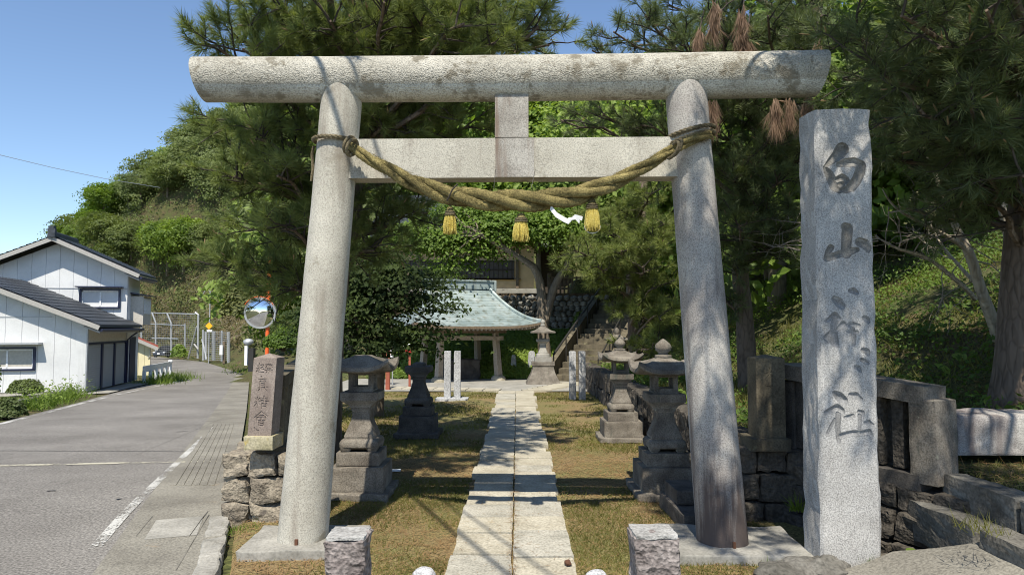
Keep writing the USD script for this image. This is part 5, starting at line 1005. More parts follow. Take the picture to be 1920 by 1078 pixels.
# ------------------------------------------------------------------ vegetation
def nrmz(v): return v / (np.linalg.norm(v, axis=-1, keepdims=True) + 1e-12)
def tufts(o, d, rng, n=46, L=.13, shoot=.16, w=.0026, spread=(.5, 1.3), droop=.0):
    """Needles as thin triangles round short shoots: o, d (N,3)."""
    N = len(o); d = nrmz(d); a = nrmz(np.cross(d, rng.normal(size=(N, 3)))); b = np.cross(d, a)
    th = rng.uniform(0, 2 * np.pi, (N, n)); u = rng.uniform(0, 1, (N, n)); ang = rng.uniform(*spread, (N, n)) * (1.15 - .55 * u)
    s = o[:, None] + d[:, None] * (shoot * (u - .55))[..., None]
    rad = np.cos(th)[..., None] * a[:, None] + np.sin(th)[..., None] * b[:, None]
    nd = np.cos(ang)[..., None] * d[:, None] + np.sin(ang)[..., None] * rad; nd[..., 2] -= droop
    l = L * rng.uniform(.75, 1.1, (N, n)); e = s + nd * l[..., None]; e[..., 2] -= .12 * l * (1 + 3 * droop)
    side = nrmz(np.cross(nd, rng.normal(size=(N, n, 3))))
    v = np.stack([s - side * w * .5, s + side * w * .5, e + side * w * .25], 2).reshape(-1, 3)
    return v, np.arange(len(v)).reshape(-1, 3)
def leaves(c, nrm, rng, size=.08, ratio=.55, jit=.5):
    """Leaf quads (folded diamonds) centred at c with normals near nrm."""
    N = len(c); nn = nrmz(nrm + rng.normal(size=(N, 3)) * jit); a = nrmz(np.cross(nn, rng.normal(size=(N, 3)))); b = np.cross(nn, a)
    s = size * rng.uniform(.6, 1.25, N)[:, None]; fold = nn * s * .16
    v = np.stack([c - a * s, c - b * s * ratio + fold, c + a * s, c + b * s * ratio + fold], 1).reshape(-1, 3); k = 4 * np.arange(N)
    return v, np.vstack([np.stack([k, k + 1, k + 2], 1), np.stack([k, k + 2, k + 3], 1)])
def wiggle(a, b, rng, n=8, amp=.08, sag=0.0):
    a, b = np.asarray(a, float), np.asarray(b, float); L = np.linalg.norm(b - a); t = np.linspace(0, 1, n)[:, None]
    off = np.cumsum(rng.normal(size=(n, 3)) * amp * L / n, 0); off -= t * off[-1]
    p = a + (b - a) * t + off; p[:, 2] -= sag * L * (t * (1 - t))[:, 0] * 4 * .25; return p
def pine(name, label, base_path, radii, limbs, seed, needle_mat='needles', tuft_n=46, L=.13, w=.0030, twigs=16, tl=.75, tip_r=.010, sub=5, dens=1.0, group=None, bark_='pine_bark', droop=0.0, cones=True, extra=None, up=.45, start=.3):
    rng = np.random.default_rng(seed); t = Thing(name, label, 'pine tree', tuple(base_path[0]), group)
    tp = spline([(*p, r) for p, r in zip(base_path, radii)], 40); tp[:, :3] += np.cumsum(rng.normal(size=(40, 3)) * .008, 0) * np.linspace(0, 1, 40)[:, None]
    wob = tube(tp[:, :3], tp[:, 3], 16); wob[0][:, :2] += ((meshkit.noise(wob[0] * [7, 7, 3], seed) - .5) * .05 * min(1, radii[0] / .15))[:, None]
    tr = t.part('trunk', wob, bark_, True)
    br, tw, O, D = [], [], [], []
    for li, lim in enumerate(limbs):
        e = np.asarray(lim[0], float); thick = lim[1] if len(lim) > 1 else .05; nt = int((lim[2] if len(lim) > 2 else twigs) * dens)
        zz = np.clip(e[2] - .32 * np.linalg.norm(e[:2] - tp[:, :2].mean(0)) , tp[0, 2] + .4, tp[-1, 2] - .05); i = int(np.argmin(abs(tp[:, 2] - zz))); s = tp[i, :3]
        p = wiggle(s, e, rng, 10, .18, -.18); r = np.linspace(min(thick, tp[i, 3] * .8), .012, 10); br.append(tube(p, r, 6))
        ldir = nrmz(e - s); Lb = np.linalg.norm(e - s)
        for k in range(nt):
            st_u = lim[3] if len(lim) > 3 else start; u = st_u + (1 - st_u) * (k + rng.uniform(0, 1)) / nt; q = p[0] * 0 + np.array([np.interp(u * 9, range(10), p[:, j]) for j in range(3)])
            dirn = nrmz(ldir * .55 + rng.normal(size=3) * np.array([.75, .75, .42]) + [0, 0, .12]); ll = tl * rng.uniform(.45, 1.1) * (1.15 - .5 * u)
            tpth = wiggle(q, q + dirn * ll, rng, 5, .15, -.1); tw.append(tube(tpth, np.linspace(.012, .005, 5), 4, cap=False))
            m = max(2, int(sub * rng.uniform(.7, 1.4)))
            for j in range(m):
                v = .25 + .75 * (j + rng.uniform(0, 1)) / m; c = np.array([np.interp(v * 4, range(5), tpth[:, x]) for x in range(3)])
                dd = nrmz(dirn * .7 + rng.normal(size=3) * .55 + [0, 0, up]); c2 = c + dd * rng.uniform(.05, .16); tw.append(tube([c, c2], [.005, .004], 3, cap=False)); O.append(c2); D.append(dd)
            O.append(tpth[-1]); D.append(nrmz(dirn + [0, 0, up]))
    O, D = np.array(O), np.array(D)
    t.part('limbs', br, bark_, 50); t.part('twigs', tw, 'dark_twig', kind='stuff')
    t.part('needles', tufts(O, D, rng, tuft_n, L, .12, w, droop=droop), needle_mat, kind='stuff')
    if cones:
        k = rng.choice(len(O), max(1, len(O) // 14), replace=False); cs = []
        for i in k: cs.append(tube([O[i] + D[i] * .05, O[i] + D[i] * .10, O[i] + D[i] * rng.uniform(.12, .145)], [.006, .008, .002], 4))
        t.part('young_shoots', cs, 'red_wood' if False else 'shoot', kind='stuff')
    return t
plain('shoot', (.24, .165, .08), .8, var=.3)
q = P
# pine on the left, its crown reaching over the torii
LA = [(q(445, 72, 6.9), .05, 20), (q(490, 35, 7.2), .05, 20), (q(520, 15, 6.6), .05, 22), (q(560, 70, 7.4), .05, 20), (q(620, 40, 6.4), .05, 22), (q(690, 70, 7.2), .06, 22), (q(720, 5, 6.3), .05, 20), (q(790, 40, 6.7), .05, 22), (q(850, 70, 7.4), .05, 20), (q(900, 20, 6.6), .05, 22), (q(960, 60, 7.0), .05, 20), (q(1030, 85, 7.6), .05, 18), (q(1000, 20, 8.2), .05, 14), (q(580, 60, 8.0), .05, 16), (q(650, 85, 7.8), .05, 16), (q(740, 75, 8.0), .05, 16), (q(820, 90, 8.2), .05, 16), (q(900, 85, 8.4), .05, 16), (q(970, 95, 8.4), .05, 16), (q(770, 10, 8.0), .05, 16), (q(860, 15, 8.4), .05, 16), (q(660, 10, 7.8), .05, 16), (q(930, 30, 8.6), .05, 14), (q(930, 80, 6.5), .05, 16), (q(1010, 50, 6.9), .05, 16), (q(870, 45, 6.2), .05, 16), (q(412, 92, 6.4), .03, 7, .75), (q(455, 92, 6.4), .04, 12, .6),
      (q(425, 225, 7.6), .04, 20), (q(480, 260, 7.0), .04, 22), (q(440, 330, 7.4), .04, 20), (q(520, 330, 6.9), .04, 20), (q(545, 230, 7.4), .04, 20), (q(470, 430, 8.0), .04, 18), (q(540, 430, 7.2), .04, 18), (q(420, 500, 8.2), .04, 18), (q(465, 495, 8.4), .04, 14), (q(545, 540, 8.0), .04, 16), (q(560, 380, 7.6), .04, 16),
      (q(720, 240, 7.4), .05, 16), (q(800, 225, 7.8), .05, 18), (q(880, 235, 8.2), .05, 16), (q(740, 420, 8.4), .05, 9), (q(800, 400, 9.2), .05, 14), (q(700, 470, 8.0), .04, 9), (q(820, 330, 9.6), .05, 16), (q(760, 310, 9.0), .05, 14),
      ((-2.2, 4.6, 5.6), .05, 24, .78), ((-1.3, 4.5, 5.5), .05, 24, .78), ((-.75, 4.8, 5.5), .05, 22, .78), ((-1.75, 4.7, 5.8), .05, 24, .78), ((-2.7, 4.9, 5.8), .05, 22, .75), ((.1, 6.2, 6.4), .05, 16, .7), ((-2, 9.5, 7.6), .05, 16), ((-.5, 9.2, 6), .05, 16), ((-2.6, 8.2, 7.2), .05, 12)]
PA_ = pine('pine_tree', 'large pine on the left whose long needles spread above and behind the torii', [(-2.38, 8.9, -.1), (-2.34, 8.8, 1.4), (-2.05, 8.5, 3.0), (-1.78, 8.2, 4.4), (-1.9, 8.0, 6.0), (-1.75, 8.0, 8.2)], [.20, .17, .15, .13, .10, .05], LA, 11, tuft_n=56, L=.145, dens=1.15, w=.0066, sub=4)
# pine hanging over the path before the stairs
LC = [(q(1075, 470, 13.5), .04, 14), (q(1120, 500, 13.0), .04, 16), (q(1165, 470, 12.6), .04, 16), (q(1205, 500, 12.6), .04, 16), (q(1235, 460, 12.5), .04, 16), (q(1140, 440, 13.2), .04, 14), (q(1090, 510, 14.0), .04, 12), (q(1225, 540, 13.), .04, 12), (q(1240, 600, 12.4), .04, 12), (q(1250, 640, 11.8), .03, 8), (q(1220, 580, 13.6), .03, 10), (q(1215, 655, 13.0), .03, 7), (q(1245, 420, 13), .04, 14), (q(1180, 400, 14), .04, 14), (q(1110, 405, 14), .04, 14), (q(1225, 355, 13), .04, 14)]
bp = q(1192, 700, 15.0)
pine('pine_tree', 'pine with a thin dark trunk and drooping sunlit needles in front of the stairs', [(bp[0], 15, .35), (bp[0] - .03, 15, 1.3), (bp[0] - .08, 15, 2.2), (bp[0] - .02, 14.9, 3.2), (bp[0] + .1, 14.8, 4.6), (bp[0], 15, 6)], [.15, .13, .12, .11, .09, .04], LC, 13, 'needles_far', tuft_n=32, L=.17, w=.011, tl=.8, dens=1.2)
# pine behind the right pillar
LE = [(q(1200, 85, 9.4), .05, 16), (q(1300, 90, 9.4), .05, 16), (q(1360, 20, 9.2), .05, 16), (q(1420, 90, 9.2), .05, 16), (q(1500, 20, 9.2), .05, 16), (q(1250, 10, 9.6), .05, 12), (q(1150, 60, 9.2), .05, 16), (q(1210, 30, 8.6), .05, 18), (q(1270, 60, 8.4), .05, 18), (q(1330, 30, 8.0), .05, 18), (q(1380, 75, 8.2), .05, 16), (q(1440, 30, 7.6), .05, 16), (q(1490, 70, 8.0), .05, 16), (q(1540, 30, 7.2), .05, 16), (q(1110, 95, 9.6), .04, 12), (q(1050, 225, 10.2), .04, 14), (q(1130, 215, 9.8), .04, 16), (q(1200, 235, 9.6), .04, 16),
      (q(1350, 230, 9.2), .04, 16), (q(1365, 330, 9.4), .04, 18), (q(1385, 420, 9.6), .04, 16), (q(1440, 260, 9.0), .04, 16), (q(1465, 340, 9.2), .04, 18), (q(1480, 430, 9.8), .04, 16), (q(1500, 300, 9.6), .04, 16), (q(1420, 390, 9.8), .04, 16), (q(1350, 290, 10.0), .04, 12), (q(1440, 470, 10.2), .03, 12), (q(1370, 480, 10.4), .03, 10), (q(1510, 400, 10.4), .03, 12), (q(1350, 555, 11.0), .03, 8), ((3.0, 8.5, 7), .05, 14), ((4.2, 8.0, 7.4), .05, 14), ((2.2, 9.5, 7), .05, 12), ((5.6, 14.5, 8), .05, 14)]
bp = q(1402, 732, 11.4)
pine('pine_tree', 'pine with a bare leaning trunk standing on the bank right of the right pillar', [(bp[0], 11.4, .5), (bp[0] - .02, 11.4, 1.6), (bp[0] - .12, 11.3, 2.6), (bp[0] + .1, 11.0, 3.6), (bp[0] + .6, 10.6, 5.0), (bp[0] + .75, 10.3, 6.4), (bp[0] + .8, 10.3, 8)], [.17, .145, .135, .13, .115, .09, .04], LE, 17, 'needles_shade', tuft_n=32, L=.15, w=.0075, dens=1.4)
# the big pine at the right edge with overhanging limbs
LD = [(q(1590, 60, 5.6), .05, 18), (q(1640, 120, 5.3), .05, 18), (q(1700, 180, 5.3), .05, 18), (q(1760, 90, 5.0), .05, 18), (q(1820, 200, 5.1), .05, 20), (q(1880, 120, 5.0), .05, 18), (q(1890, 260, 5.3), .05, 18), (q(1800, 290, 5.5), .04, 16), (q(1740, 240, 5.8), .04, 18), (q(1680, 300, 6.2), .04, 16), (q(1650, 230, 6.4), .04, 16), (q(1690, 30, 4.8), .05, 16), (q(1850, 20, 4.6), .05, 16), (q(1580, 150, 6.4), .04, 14), (q(1600, 250, 7.), .04, 12), (q(1850, 330, 5.6), .04, 12), (q(1700, 390, 6.8), .03, 8), (q(1920, 330, 5.2), .04, 14),
      ((2.15, 3.05, 4.9), .05, 20, .8), ((1.95, 2.45, 5.0), .05, 18, .8), ((2.05, 3.6, 5.1), .05, 18, .82), ((1.25, 2.5, 5.1), .05, 18, .84), ((1.05, 2.95, 5.2), .05, 16, .86), ((1.15, 2.1, 4.9), .04, 14, .88), ((2.7, 2.6, 5.0), .05, 20, .75), ((1.55, 2.9, 5.2), .04, 10, .88), ((3.1, 3.2, 4.6), .05, 16), ((6, 7.5, 7.5), .05, 18), ((7.6, 6.6, 7.2), .05, 14), ((3.4, 2.6, 5.2), .05, 14), ((2.35, 4.25, 5.1), .05, 26, .8), ((2.2, 4.1, 4.9), .05, 26, .85), ((2.5, 4.45, 5.3), .05, 22, .8), ((2.85, 1.8, 5.0), .05, 22, .82), ((3.0, 1.3, 5.0), .05, 20, .82), ((1.25, 3.2, 5.8), .05, 7), ((3.6, 4.0, 5.2), .05, 16), ((4.2, 3.2, 5.6), .05, 16), ((3.2, 4.6, 5.6), .05, 14), ((4.6, 4.6, 6.2), .05, 16), ((1.1, 3.9, 6.4), .04, 8), ((2.2, 5.2, 6.4), .05, 12), ((4.6, 2.4, 5.0), .05, 14), ((5.8, 3.6, 5.8), .05, 16), ((6.5, 5.0, 6.2), .05, 16), ((5.0, 1.8, 5.4), .05, 14), ((6.2, 7.6, 6.4), .05, 16), ((4.4, 7.6, 6.6), .05, 16), ((3.8, 6.2, 7.0), .05, 14)]
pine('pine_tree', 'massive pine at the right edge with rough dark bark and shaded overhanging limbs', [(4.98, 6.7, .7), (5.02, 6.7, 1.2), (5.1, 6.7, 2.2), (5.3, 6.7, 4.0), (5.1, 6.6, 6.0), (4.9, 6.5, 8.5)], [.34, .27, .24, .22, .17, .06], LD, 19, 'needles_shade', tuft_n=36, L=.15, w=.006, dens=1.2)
# dead brown sprays hanging in the pines
dead = []
for px, py, Y, L in ((1392, 20, 7.4, .50), (1400, 65, 7.5, .34), (1340, 10, 7.6, .42), (1312, 55, 7.7, .30), (1338, 190, 7.9, .32), (1455, 183, 7.6, .40), (1482, 186, 7.7, .26), (1514, 182, 7.5, .36), (1530, 80, 7.2, .3)):
    t = Thing('dead_pine_spray', None, 'pine spray', tuple(q(px, py, Y))); dead.append(t); rng = np.random.default_rng(int(px + py)); o = q(px, py, Y)
    pth = np.array([o + [.10, .16, .30], o, o - [.02, 0, L * .5], o - [0, 0, L * .9]]); t.part('twig', tube(pth, [.008, .007, .005, .003], 5), 'dark_twig')
    n = int(34 * L / .3); u = rng.uniform(0, 1, n); oo = o - np.stack([.02 * u, 0 * u, L * u * .85], 1) + rng.normal(size=(n, 3)) * .025
    t.part('needles', tufts(oo, np.tile([0, 0, -1.], (n, 1)) + rng.normal(size=(n, 3)) * .3, rng, 18, .16, .05, .0055, (.08, .6), .2), 'dead_needles', kind='stuff')
for t, lab in zip(dead, ('long brown dead pine spray hanging highest at the top of the picture', 'brown dead spray just above the lintel, widening downward', 'reddish dead pine spray at the top edge left of the longest one', 'short brown dead spray left of the others above the lintel', 'pale dead spray below the lintel beside the right pillar top', 'long dark brown dead spray below the lintel, middle of three', 'short dead spray close beside the long one below the lintel', 'thick dead brown spray below the right end of the lintel', 'small dead spray above the right end of the lintel')): tag(t.prim, lab)

# broadleaf trees: a skeleton of limbs, flat sprays of leaves at their ends
def broadleaf(name, label, trunk, radii, crown, n_spray, per, size, mat, seed, bark_='maple_bark', flat=.25, spray=.5, limbs=14, jit=.45, cat='tree', group=None, shell=.55, up=.9):
    """crown: list of (centre, (rx, ry, rz))."""
    rng = np.random.default_rng(seed); t = Thing(name, label, cat, tuple(trunk[0][0] if isinstance(trunk[0][0], (list, tuple, np.ndarray)) else trunk[0]), group)
    forks = trunk if isinstance(trunk[0][0], (list, tuple, np.ndarray)) else [trunk]; ends = []; ms = []
    for k, f in enumerate(forks):
        r = radii[k] if np.ndim(radii[0]) else radii; sp = spline([(*p, rr) for p, rr in zip(f, r)], 18); ms.append(tube(sp[:, :3], sp[:, 3], 10)); ends += [sp[i, :3] for i in range(9, 18, 2)]
    t.part('trunk', ms, bark_, True); cs = []
    vol = np.array([np.prod(c[1]) for c in crown]); pick = rng.choice(len(crown), n_spray, p=vol / vol.sum())
    u = nrmz(rng.normal(size=(n_spray, 3))) * (rng.uniform(shell ** 3, 1, n_spray) ** (1 / 3))[:, None]
    C = np.array([crown[i][0] for i in pick]) + u * np.array([crown[i][1] for i in pick])
    ends = np.array(ends); lm = []
    for i in rng.choice(n_spray, min(limbs, n_spray), replace=False):
        j = int(np.argmin(np.linalg.norm(ends - C[i], axis=1) + rng.uniform(0, .5))); lm.append(tube(wiggle(ends[j], C[i], rng, 7, .2, -.1), np.linspace(.035 * size / .08 ** 1 * .6 + .01, .008, 7), 5))
    if lm: t.part('limbs', lm, bark_, 50)
    ss = spray * rng.uniform(.6, 1.3, n_spray); out = nrmz(u * [.8, .8, .6] + [-.05, -.5, up])
    loc = rng.normal(size=(n_spray, per, 3)) * np.array([1, 1, flat]) * ss[:, None, None] * .5; loc[..., 2] -= (loc[..., 0] ** 2 + loc[..., 1] ** 2) / (ss[:, None] + .01) * .25
    t.part('crown', leaves((C[:, None] + loc).reshape(-1, 3), np.repeat(out, per, 0), rng, size, .6, jit), mat, kind='stuff'); return t
# dark maple behind the left lanterns
mc = lambda px, py, Y, rx, ry, rz: (q(px, py, Y), (rx, ry, rz))
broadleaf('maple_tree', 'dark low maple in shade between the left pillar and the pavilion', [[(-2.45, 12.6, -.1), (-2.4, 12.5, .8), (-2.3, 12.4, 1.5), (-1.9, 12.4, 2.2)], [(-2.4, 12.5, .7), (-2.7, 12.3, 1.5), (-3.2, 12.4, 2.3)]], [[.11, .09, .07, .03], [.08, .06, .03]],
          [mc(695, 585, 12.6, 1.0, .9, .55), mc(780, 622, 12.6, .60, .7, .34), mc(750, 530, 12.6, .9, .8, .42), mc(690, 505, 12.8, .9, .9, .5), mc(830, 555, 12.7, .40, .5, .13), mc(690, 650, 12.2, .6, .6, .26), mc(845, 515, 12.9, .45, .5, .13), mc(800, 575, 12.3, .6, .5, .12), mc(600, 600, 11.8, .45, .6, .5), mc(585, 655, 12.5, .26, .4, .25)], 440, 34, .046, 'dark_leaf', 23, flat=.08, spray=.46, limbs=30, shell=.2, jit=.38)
# bright maple over the pavilion, forked trunk by the tall lantern
tb = q(1022, 690, 22.4); f1, f2, f3 = q(1014, 540, 22.3), q(985, 490, 21.8), q(1062, 500, 22.2)
broadleaf('maple_tree', 'bright green maple with a forked grey trunk above the pavilion roof', [[tb, q(1018, 610, 22.4), f1, q(1000, 500, 22.0), f2, q(935, 455, 21.5)], [q(1019, 620, 22.4), q(1032, 560, 22.4), q(1048, 520, 22.3), f3, q(1075, 440, 22)], [f1, q(1010, 480, 22.5), q(1020, 420, 22.6)], [f2, q(950, 470, 21.6), q(900, 440, 21)]], [[.24, .19, .15, .12, .10, .05], [.15, .14, .12, .10, .05], [.1, .07, .03], [.09, .06, .03]],
          [mc(870, 455, 22., 1.4, .8, .5), mc(930, 425, 22, 1.6, .9, .55), mc(1010, 410, 22, 1.6, 1.0, .55), mc(845, 498, 22, .75, .6, .33), mc(1060, 430, 22, 1.2, 1., .55), mc(900, 395, 22.5, 1.7, 1., .5), mc(790, 440, 22, 1.3, 1.0, .55), mc(1100, 390, 22.5, 1.2, 1., .55)], 1000, 42, .062, 'maple_leaf', 29, flat=.14, spray=.75, limbs=46, shell=.2)
broadleaf('broadleaf_tree', 'yellow green broadleaf tree seen between lintel and tie beam on the right', [(4.4, 24.8, 2.8), (4.3, 24.7, 5), (4.0, 24.6, 7.5), (3.6, 24.5, 9)], [.25, .2, .14, .06], [mc(1130, 235, 23, 2.2, 1.8, 1.5), mc(1210, 270, 22.6, 1.8, 1.6, 1.5), mc(1080, 320, 23, 2., 1.8, 1.4), mc(1170, 350, 23, 2.2, 1.8, 1.5), mc(1240, 350, 22, 1.6, 1.6, 1.6)], 620, 30, .12, 'fresh_leaf', 31, spray=1.0, limbs=24, shell=.3)

# trees on the hills: a few kinds, then copies standing on the slopes
def kind_tree(name, label, cat, h, crown, n, per, size, mat, seed, group, bark_='maple_bark', flat=.35, spray=1.1, shell=.8):
    return broadleaf(name, label, [(0, 0, -.6), (.1, 0, h * .3), (-.1, .1, h * .55), (.05, 0, h * .85)], [.26, .22, .16, .06], crown, n, per, size, mat, seed, bark_, flat, spray, 12, .42, cat, group, shell, up=.55)
rg = np.random.default_rng(77)
def lumpy(h, r, k, seed):
    r_ = np.random.default_rng(seed); out = [((0, 0, h * .66), (r * .72, r * .72, h * .28))]
    for i in range(k): a = r_.uniform(0, 6.28); d = r * r_.uniform(.4, .75); out.append(((d * math.cos(a), d * math.sin(a), h * r_.uniform(.12, .86)), (r * r_.uniform(.32, .5), r * r_.uniform(.32, .5), h * r_.uniform(.10, .17))))
    return out
hill_specs = []   # (kind, px, py of the top, Y, scale)
for px, py, Y in ((75, 425, 150), (108, 412, 135), (140, 402, 125), (172, 385, 118), (205, 372, 112), (235, 300, 112), (250, 268, 104), (285, 255, 98), (225, 335, 108),  (315, 250, 92), (345, 225, 88), (250, 330, 92), (300, 330, 84), (390, 190, 86), (355, 290, 78), (430, 210, 76), (460, 130, 78), (500, 200, 70), (540, 120, 74), (560, 260, 62), (600, 150, 66), (640, 60, 68)): hill_specs.append((px, py, Y))
kinds = {'oak': kind_tree('hill_tree', 'bright green broadleaf tree in the wood on the left hill', 'tree', 9, lumpy(9, 4.2, 14, 1), 420, 26, .21, 'fresh_leaf', 41, 'fresh green trees on the left hill'),
         'dark': kind_tree('hill_tree', 'dull olive layered tree in the wood on the left hill', 'tree', 9, lumpy(9, 4.4, 14, 2), 380, 26, .20, 'olive_leaf', 42, 'olive trees on the left hill', flat=.16, spray=1.5),
         'maple': kind_tree('hill_tree', 'dense mid green tree in the wood on the left hill', 'tree', 9, lumpy(9, 4.0, 15, 3), 430, 26, .19, 'maple_leaf', 43, 'mid green trees on the left hill')}
first = {k: True for k in kinds}
order = ['oak', 'maple', 'oak', 'dark', 'oak', 'maple', 'dark']
def stand(k, loc, s, rz, label=None, group=None):
    t = kinds[k]
    if first[k]:
        first[k] = False; ops = UsdGeom.Xform(t.prim); UsdGeom.Xformable(t.prim).ClearXformOpOrder()
        ops = UsdGeom.Xformable(t.prim); ops.AddTranslateOp(opSuffix='place').Set(tuple(map(float, loc))); ops.AddRotateZOp(opSuffix='place').Set(float(rz)); ops.AddScaleOp(opSuffix='place').Set(tuple(np.ones(3) * s)); return t.prim
    return copy_of(t, loc, s, rz, label, group)
hill_specs = [h_ for h_ in hill_specs if h_[0] > 470]
for i, (px, py, Y) in enumerate(hill_specs):
    for Y in np.arange(Y, 240, 1.0):      # far enough back to stand on the slope at a believable height
        top = q(px, py, Y); g = float(T(top[0], Y))
        if top[2] - g < 10.5 and top[0] - float(xr(Y)) > 5: break
    h = np.clip(top[2] - g, 6, 12); s = h / 9.1
    k = 'dark' if px < 80 else ('dark' if (px, py) in ((355, 290), (340, 380), (300, 330)) else order[i % 7])
    stand(k, (top[0], Y, g - .2), s, rg.uniform(0, 360))
# the wood on the left hill: trees a few metres apart wherever the slope stands high enough above the road
SIL = ([-40, 0, 60, 100, 150, 185, 205, 250, 330, 370, 420, 470, 560], [490, 475, 448, 405, 372, 345, 296, 255, 232, 200, 150, 90, -100]); placed = []
for _ in range(16000):
    y = rg.uniform(52, 190); x = y * rg.uniform(-.80, -.30); g = float(T(x, y)); px = 960 + 1280 * x / y; h = rg.uniform(5.5, 9.5)
    if g - float(roadz(y)) < 6.5 + 5 * (px > 270) or x - float(xr(y)) < 5 or 612 - (g + h * .96 - EYE) / y * 1280 < np.interp(px, *SIL) or any((x - a_) ** 2 + (y - b_) ** 2 < 13 for a_, b_ in placed): continue
    placed.append((x, y)); k = order[int(rg.integers(0, 7))]; k = 'dark' if meshkit.noise(np.array([x * .07, y * .07, 0.]), 4) > .66 else k
    stand(k, (x, y, g - .3), h / 9.1, rg.uniform(0, 360))
    if len(placed) > 190: break
print('hill trees', len(placed))
back = [(680, 120, 46), (760, 150, 44), (830, 100, 48), (900, 160, 44), (960, 110, 47), (1020, 170, 45), (720, 260, 42), (800, 280, 40), (880, 300, 40), (1000, 290, 42), (1080, 120, 46), (1150, 180, 42), (1230, 110, 44), (620, 300, 46), (660, 380, 38), (1310, 150, 42), (1390, 100, 40), (1300, 300, 34), (740, 360, 38), (590, 420, 44)]
for i, (px, py, Y) in enumerate(back):
    for Y in np.arange(Y, 120, 1.0):
        top = q(px, py, Y); g = float(T(top[0], Y))
        if top[2] - g < 13: break
    h = np.clip(top[2] - g, 5, 15); k = ('maple', 'oak', 'dark', 'maple')[i % 4]
    stand(k, (top[0], Y, g - .2), h / 9.1, rg.uniform(0, 360), {'maple': 'dense mid green tree filling the slope behind the shrine', 'oak': 'fresh green tree on the slope behind the shrine', 'dark': 'dull olive tree on the slope behind the shrine'}[k], {'maple': 'mid green trees behind the shrine', 'oak': 'fresh green trees behind the shrine', 'dark': 'olive trees behind the shrine'}[k])
for i, (x, y, h) in enumerate(((11, 13, 7), (13, 17, 8), (10, 20, 7), (15, 12, 8), (9.5, 25, 8), (13, 24, 9), (17, 20, 9), (12.5, 9, 6.5), (16, 7, 8), (8, 28, 8), (18, 28, 10), (10.5, 16.5, 5), (20, 14, 9), (6.8, 17.6, 8))):
    k = ('dark', 'maple', 'dark', 'oak')[i % 4]; stand(k, (x, y, float(T(x, y)) - .2), h / 9.1, rg.uniform(0, 360), {'maple': 'dense mid green tree on the shaded right bank', 'oak': 'fresh green tree on the crest of the right bank', 'dark': 'dull olive tree on the shaded right bank'}[k], {'maple': 'mid green trees on the right bank', 'oak': 'fresh trees on the right bank', 'dark': 'olive trees on the right bank'}[k])

# the dry vine covered foot of the left hill
rng = np.random.default_rng(51)
def scatter_on(fn, n, zf=T): xy = fn(n); return np.stack([xy[:, 0], xy[:, 1], zf(xy[:, 0], xy[:, 1])], 1)
def foot_pts(n):
    x, y = rng.uniform(-72, -12, n * 12), rng.uniform(36, 124, n * 12); d = x - xr(y); hh = T(x, y) - roadz(y); k = np.nonzero((d > 3) & (hh < 4 + 10 * rng.uniform(0, 1, n * 12)) & (x / y < -.36) & (x / y > -.60))[0][:n]; return np.stack([x[k], y[k]], 1)
c0 = scatter_on(foot_pts, 4600); NF = len(c0); c0[:, 2] += rng.uniform(.1, 1.6, NF); per = 22
C = (c0[:, None] + rng.normal(size=(NF, per, 3)) * [.7, .7, .45]).reshape(-1, 3)
dryc = meshkit.noise(c0 * .16, 6) > .46
msk = np.repeat(dryc, per)
solo('dry_thicket', [leaves(C[msk], np.tile([-.3, -.7, .6], (msk.sum(), 1)), rng, .19, .4, .8)], 'dry_leaf', 'tangle of dry tan vines covering the foot of the hill behind the netting', 'thicket', kind='stuff')
solo('vine_thicket', [leaves(C[~msk], np.tile([-.3, -.7, .6], ((~msk).sum(), 1)), rng, .19, .5, .8)], 'vine_leaf', 'olive green vines and shrubs covering the foot of the hill', 'thicket', kind='stuff')
tw = []
for i in range(420):
    a = c0[rng.integers(0, 1500)] + [0, -.5, .6]; tw.append(tube(wiggle(a, a + rng.normal(size=3) * [1.3, .6, .8] - [0, 0, .9], rng, 5, .3), np.linspace(.04, .015, 5), 3, cap=False))
def hill_pts(n): x, y = rng.uniform(-100, -14, n * 10), rng.uniform(44, 150, n * 10); hh = T(x, y) - roadz(y); k = np.nonzero((x - xr(y) > 4) & (hh > 6) & (x / y < -.25) & (x / y > -.8))[0][:n]; return np.stack([x[k], y[k]], 1)
c1 = scatter_on(hill_pts, 4600); C1 = (c1[:, None] + rng.normal(size=(len(c1), 18, 3)) * [.9, .9, .35] + [0, 0, .35]).reshape(-1, 3)
solo('hill_undergrowth', leaves(C1, np.tile([-.1, -.6, .7], (len(C1), 1)), rng, .2, .55, .6), 'olive_leaf', 'low olive undergrowth between the trees of the left hill', 'undergrowth', kind='stuff')
solo('dry_stems', tw, 'twig', 'pale bare vine stems over the hill foot behind the netting', 'vines', kind='stuff')

